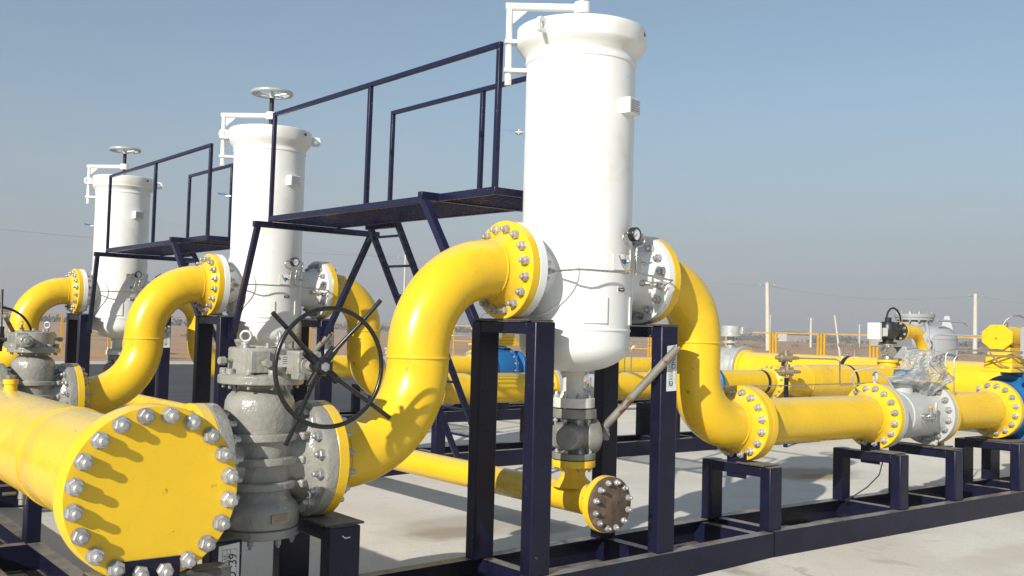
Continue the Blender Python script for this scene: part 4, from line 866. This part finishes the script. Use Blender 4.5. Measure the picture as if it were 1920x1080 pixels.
# header frame
t = thing('header_skid', 'low dark steel frame with posts under the large yellow header', 'support frame', (HX, 0, 0))
for x, o_ in ((-3.02, (1, 0, 0)), (-3.52, (-1, 0, 0))):
    b = MB(); channel(b, (x, -1.0, .2), (x, 12.0, .2), .20, .10, .012, o_); part('beam', b, 'navy', t)
for y in (-.76, 2.05, 4.3, 6.6, 9.4):
    b = MB(); channel(b, (-3.51, y, .193), (-3.03, y, .193), .17, .09, .011, (0, -1, 0)); part('cross_member', b, 'navy', t)
    for x in (-3.03, -3.51):
        b = MB(); b.box((x-.10 if x > -3.2 else x, y, .197), (x if x > -3.2 else x+.10, y+.11, .60)); part('post', b, 'navy', t, bevel=.01)
    b = MB(); b.box((-3.41, y+.004, .52), (-3.13, y+.106, .597)); part('saddle_beam', b, 'navy', t, bevel=.006)
b = MB(); b.box((HX-.13, HY-.013, .48), (HX+.13, HY-.001, .665)); part('clamp_plate', b, 'navy', t, bevel=.003)
b = MB(); b.box((HX-.02, HY-.012, .44), (HX+.38, HY+.12, .585)); part('front_beam', b, 'shim', t, bevel=.01)
# low frames and saddles under the meter run
for i, (x, y, l) in enumerate(((9.9, D, 'dark low support under the reducer of the metering pipe'), (12.2, D, 'dark low support under the metering pipe below the regulator'))):
    b = MB(); b.box((x, y-.3, 0), (x+.15, y-.19, .72)); b.box((x, y+.19, 0), (x+.15, y+.3, .72)); b.box((x+.004, y-.186, .62), (x+.146, y+.186, .716))
    solo('pipe_support', b, 'navy', l, 'support frame', 'low supports of the metering pipe', bevel=.008)

# ------------------------------------------------------------------ access platforms
def platform(dy=0., dz=0., rx=.0152):
    Y0, Y1, ZT, XW = .485+dy, 4.365+dy, 2.793+dz, .42
    t = thing('access_platform', '', 'platform', (0, Y0, 0), GR['pl'])
    for x in (-XW, XW-.04): part('edge_beam', MB().box((x, Y0, ZT-.058), (x+.04, Y1, ZT)), 'navyrail', t, bevel=.004)
    for y in (Y0+.002, Y1-.042): part('edge_beam', MB().box((-XW+.041, y, ZT-.055), (XW-.041, y+.04, ZT-.003)), 'navyrail', t, bevel=.004)
    b = MB(); y = Y0+.07
    while y < Y1-.08: b.box((-XW+.041, y, ZT-.050), (XW-.041, y+.016, ZT-.045)); b.box((-XW+.0412, y, ZT-.045), (XW-.0412, y+.006, ZT-.008)); y += .07
    part('deck', b, 'navyrail', t)
    for y, z, x1 in ((1.22+dy, ZT+.004, .56), (4.335+dy, ZT-.059, .90)):
        part('crossbeam', MB().box((-.575, y, z-.062), (x1, y+.062, z)), 'navyrail', t, bevel=.004)
    for x, xt in ((-.53, -.53), (.56, .80)):
        for a, c in (((x, 1.25+dy, 2.73+dz), (x, .345, 1.58)), ((xt, 4.365+dy, 2.68+dz), (x, 4.865-.01, 1.56))): part('leg', MB().bar(a, c, .055, .062, (1, 0, 0)), 'navyrail', t, bevel=.004)
    for x in (-.53, .53): part('foot_plate', MB().box((x-.045, 4.875, 1.50), (x+.045, 4.894, 1.66)), 'navyrail', t)
    def post(x, y): part('railing_post', MB().box((x-.019, y-.019, ZT-.002), (x+.019, y+.019, 3.828+dz)), 'navyrail', t, bevel=.003)
    for y in (.51, 2.39, 4.343): post(-XW+.02, y+dy)
    for y in (.51, 1.80, 3.32): post(XW-.02, y+dy)
    part('handrail', MB().box((-XW+.001, .491+dy, 3.829+dz), (-XW+.039, 4.362+dy, 3.867+dz)), 'navyrail', t, bevel=.003)
    part('handrail', MB().box((XW-.039, .491+dy, 3.829+dz), (XW-.001, 3.339+dy, 3.867+dz)), 'navyrail', t, bevel=.003)
    top, bot = V((.48, dy, 2.76+dz)), V((1.84, dy, .02)); rung = []
    l = part('ladder', MB().box((.44, 3.29+dy, 2.70+dz), (.50, 3.86+dy, 2.74+dz)), 'navyrail', t)
    for y in (3.30, 3.85): part('stringer', MB().bar(top+V((0, y, 0)), bot+V((0, y, 0)), .042, .062, (0, 1, 0)), 'navyrail', l, bevel=.003)
    for i in range(9):
        p = top.lerp(bot, (i+.45)/9.2); part('rung', MB().cyl((p.x, 3.285+dy, p.z), (p.x, 3.865+dy, p.z), .0135, n=10), 'galv' if i > 40 else 'navyrail', l)
    t.rotation_euler.x = rx
    return t
p0 = platform(); p0['label'] = 'dark blue access platform with railings and ladder between the nearest two filters'
p1 = platform(.25, -.04, .006); p1['label'] = 'dark blue access platform with railings between the second and farthest filters'; p1.location.y += D

# ------------------------------------------------------------------ loose things near the ground
b = MB(); b.tube([(3.80, -.09, .72), (3.81, -.10, .60), (3.79, -.08, .48), (3.72, .0, .36), (3.66, .10, .27), (3.66, .20, .215), (3.74, .22, .212), (3.9, .26, .212)], .006, 8)
solo('cable', b, 'rubber', 'thin black cable hanging from the support before the grey ball valve', 'cable')
b = MB(); b.tube([(1.15+.22*cos(a)*1.0, .75+.16*sin(a), .008+.004*sin(3*a)) for a in [2*pi*i/30 for i in range(27)]], .006, 8)
solo('cable', b, 'rubber', 'black cable loop lying on the concrete behind the near tall leg', 'cable')

# ------------------------------------------------------------------ ground
def sheet(name, x0, y0, x1, y1, z, m):
    b = MB(); b.add([(x0, y0, z), (x1, y0, z), (x1, y1, z), (x0, y1, z)], [(0, 1, 2, 3)]); o = link(name, mesh_of(name, b, V((0, 0, 0)), False), M[m]); o['kind'] = 'structure'; return o
sheet('field', -2400, -2400, 2600, 2600, -.09, 'soil')
sheet('asphalt_yard', -60, 12.19, 6.6, 35.5, -.004, 'asphalt')
sheet('asphalt_yard', 6.6, 13.5, 29, 35.5, -.004, 'asphalt')
b = MB(); XZ = [(-40, 0), (-3.0, 0), (-2.3, -.055), (-.2, -.055), (.6, -.045), (1.83, 0), (24, 0)]
for yy in (-40, 12.2): b.v += [V((x, yy, z)) for x, z in XZ]
n_ = len(XZ); b.f = [(i, i+1, n_+i+1, n_+i) for i in range(n_-1)]
o = link('concrete_pad', mesh_of('concrete_pad', b, V((0, 0, 0))), M['concrete']); o['kind'] = 'structure'
k = MB(); k.box((-60, 35.5, -.08), (29, 35.7, .10)); o = link('kerb', mesh_of('kerb', k, V((0, 0, 0))), M['concrete']); o['kind'] = 'structure'

# ------------------------------------------------------------------ yellow fence: panels with two posts and two rails
def fence_panel(w_):
    t = thing('fence_panel', '', 'fence panel', (0, 0, 0), 'yellow fence panels round the yard')
    for x in (.04, w_-.04, w_+.11): part('post', MB().box((x-.04, -.03, 0), (x+.04, .03, 1.95)), 'fence', t)
    for z in (.12, 1.02, 1.90): part('rail', MB().box((.06, -.02, z), (w_-.06, .02, z+.05)), 'fence', t)
    return t
fp = fence_panel(2.1); used = False
def place(x, y, rz, label):
    global used
    o = fp if not used else copy_tree(fp); used = True; o.location = (x, y, 0); o.rotation_euler.z = rz; o['label'] = label
for i in range(15): place(29.6, 44.0-2.32*i, -pi/2, 'yellow steel fence panel on the side behind the outlet pipes, bare field beyond')
def wide_panel(x0, x1, mid):
    t = thing('fence_panel', 'long yellow fence panel at the back of the yard, beyond the dark asphalt', 'fence panel', (x0, 44, 0), 'yellow fence panels at the back')
    for x in (x0+.04, x1-.04): part('post', MB().box((x-.04, 43.97, 0), (x+.04, 44.03, 1.95)), 'fence', t)
    for z in (.12, 1.02, 1.90) if mid else (.12, 1.90): part('rail', MB().box((x0+.08, 43.98, z), (x1-.08, 44.02, z+.05)), 'fence', t)
for x0, x1, mid in ((-17, -8.2, 1), (-8, .6, 1), (.8, 7.75, 1), (7.95, 9.85, 1), (10.9, 20, 0), (20.2, 29.3, 0)): wide_panel(x0, x1, mid)
# ------------------------------------------------------------------ poles, wires, far things
def pole(x, y, h_, r, label, lean=0, arm=.5):
    t = thing('utility_pole', label, 'utility pole', (x, y, 0), 'concrete power line poles')
    part('shaft', MB().cyl((x, y, 0), (x+lean, y, h_), r, r*.75, 14), 'pole', t)
    if arm:
        b = MB(); b.bar((x+lean-arm*.75, y+arm*.66, h_-.45), (x+lean+arm*.75, y-arm*.66, h_-.45), .09, .09); part('crossarm', b, 'wire', t)
        for s in (-1, 0, 1): part('insulator', MB().cyl((x+lean+s*arm*.68, y-s*arm*.6, h_-.42), (x+lean+s*arm*.68, y-s*arm*.6, h_-.12 if s else h_+.12), .06), 'silver', t)
    return t
pole(104.3, 78.9, 8.9, .34, 'pale concrete power pole right of the nearest outlet bend', -.4, 1.0)
pole(154.3, 76.9, 9.6, .38, 'pale concrete power pole near the right edge beside the yellow actuator', 0, 1.1)
pole(65, 41.5, 3.6, .10, 'thin leaning pale post beyond the fence left of the white box', -.9, 0)
pole(160, 112, 5.6, .24, 'small pole in the field between the first two fence post groups', 0, .5)
pole(210, 160, 7.5, .22, 'smaller thin pole in the field above the long pale shed', 0, .6)
pole(190, 121, 5.0, .2, 'small pole with crossarm in the field right of the scrub', 0, .6)
pole(58, 95, 10.2, .14, 'thin dark pole with insulators seen between the ladder rails', 0, .9)
def wire(pts, label):
    b = MB(); P = []
    for a, c, sag in pts:
        a = V(a); c = V(c)
        for i in range(17): s = i/16; P.append(a.lerp(c, s)-V((0, 0, sag*4*s*(1-s))))
    b.tube(P, .014, 5); solo('power_line', b, 'wire', label, 'power line', 'overhead wires')
wire([((36, 140, 17), (103.9, 79.5, 8.6), 2.2), ((103.9, 79.5, 8.6), (154.3, 77.3, 9.3), 1.2), ((154.3, 77.3, 9.3), (260, 72, 10), 1.5)], 'power line sagging between the concrete poles over the field')
wire([((-30, 95, 9.8), (15, 95, 9.6), .3), ((15, 95, 9.6), (57.9, 95, 9.9), .35)], 'thin power line crossing the sky from the left edge to the dark pole')
t = thing('shed', 'long low pale shed far off in the field, right of the first concrete pole', 'building', (385, 287, 0))
part('wall', MB().box((379, 281, 0), (397, 289, 3.6)), 'wall_pale', t); part('roof', MB().prism([(-.6, 3.6), (8.6, 3.6), (4, 4.6)], (378.5, 281, 0), (0, 1, 0), (0, 0, 1), (19, 0, 0)), 'roof_grey', t)
t = thing('house', 'small house with grey gabled roof far beyond the fence at left', 'building', (13, 92, 0))
part('wall', MB().box((10.5, 90, 0), (15, 95, 2.2)), 'wall_pale', t); part('roof', MB().prism([(-.4, 2.2), (4.9, 2.2), (2.25, 3.9)], (10.5, 89.6, 0), (1, 0, 0), (0, 0, 1), (0, 5.8, 0)), 'roof_grey', t)
t = thing('building', 'tan building cut by the left edge of the photo behind the fence', 'building', (0, 60, 0))
part('wall', MB().box((-4, 58, 0), (5.2, 64, 2.6)), 'tanwall', t); part('parapet', MB().box((-4.05, 57.95, 2.6), (5.25, 64.05, 2.85)), 'roof_grey', t)
b = MB(); b.box((10.05, 42.6, 0), (10.75, 43.2, 1.25)); b.box((10.0, 42.55, 1.252), (10.8, 43.25, 1.32)); solo('gate_pillar', b, 'tanwall', 'pale stone pillar at the fence, right of the farthest filter foot', 'pillar', bevel=.02)
def scatter(name, pts, m, label, seed, leaf):
    b = MB(); r = random.Random(seed)
    for (x, y, w_, h_, n) in pts:
        for i in range(n):
            a = r.uniform(0, 2*pi); q = sqrt(r.random()); z = r.random()**1.3*h_; k_ = (1-z/h_)**.5
            c = V((x+w_*q*cos(a)*k_, y+w_*q*sin(a)*k_, z)); s = leaf*r.uniform(.5, 1.4)
            u = V((r.uniform(-1, 1), r.uniform(-1, 1), r.uniform(-1, 1))).normalized(); v_ = u.orthogonal().normalized()
            b.add([c-u*s*.5-v_*s*.12, c+u*s*.5-v_*s*.08, c+u*s*.6+v_*s*.15, c-u*s*.4+v_*s*.15], [(0, 1, 2, 3)])
    o = link(name, mesh_of(name, b, V((0, 0, 0)), False), M[m]); tag(o, label, 'vegetation', None, 'stuff')
r = random.Random(11); pts = []
for i in range(34):
    a = R(r.uniform(26, 42)); d_ = r.uniform(130, 230); pts.append((-5+d_*cos(a), -5+d_*sin(a), r.uniform(1.5, 5), r.uniform(.3, 1.1), 90))
for i in range(14):
    a = R(r.uniform(55, 78)); d_ = r.uniform(80, 200); pts.append((-5+d_*cos(a), -5+d_*sin(a), r.uniform(.6, 1.6), r.uniform(.15, .35), 40))
scatter('dry_scrub', pts, 'scrub', 'dry brown scrub scattered over the bare field beyond the fence', 1, .35)
pts = []
for i in range(260):
    a = R(r.uniform(22, 84)); d_ = r.uniform(420, 700); pts.append((-5+d_*cos(a), -5+d_*sin(a), r.uniform(6, 16), r.uniform(1, 3.0), 20))
scatter('treeline', pts, 'haytree', 'faint line of bare trees along the horizon', 2, 3.0)

# ------------------------------------------------------------------ dusty air
hb = MB(); hb.box((-2500, -2500, -1.1), (2700, 2700, 25)); hm = bpy.data.materials.new('haze'); hm.use_nodes = True
hn = hm.node_tree; hn.nodes.clear(); ho = hn.nodes.new('ShaderNodeOutputMaterial'); hv = hn.nodes.new('ShaderNodeVolumePrincipled')
hv.inputs['Color'].default_value = (.66, .67, .72, 1); hv.inputs['Density'].default_value = .0010; hv.inputs['Anisotropy'].default_value = .0
hn.links.new(hv.outputs[0], ho.inputs['Volume'])
o = link('haze', mesh_of('haze', hb, V((0, 0, 0)), False), hm); o['kind'] = 'stuff'; o['label'] = 'thin dusty haze over the plain'
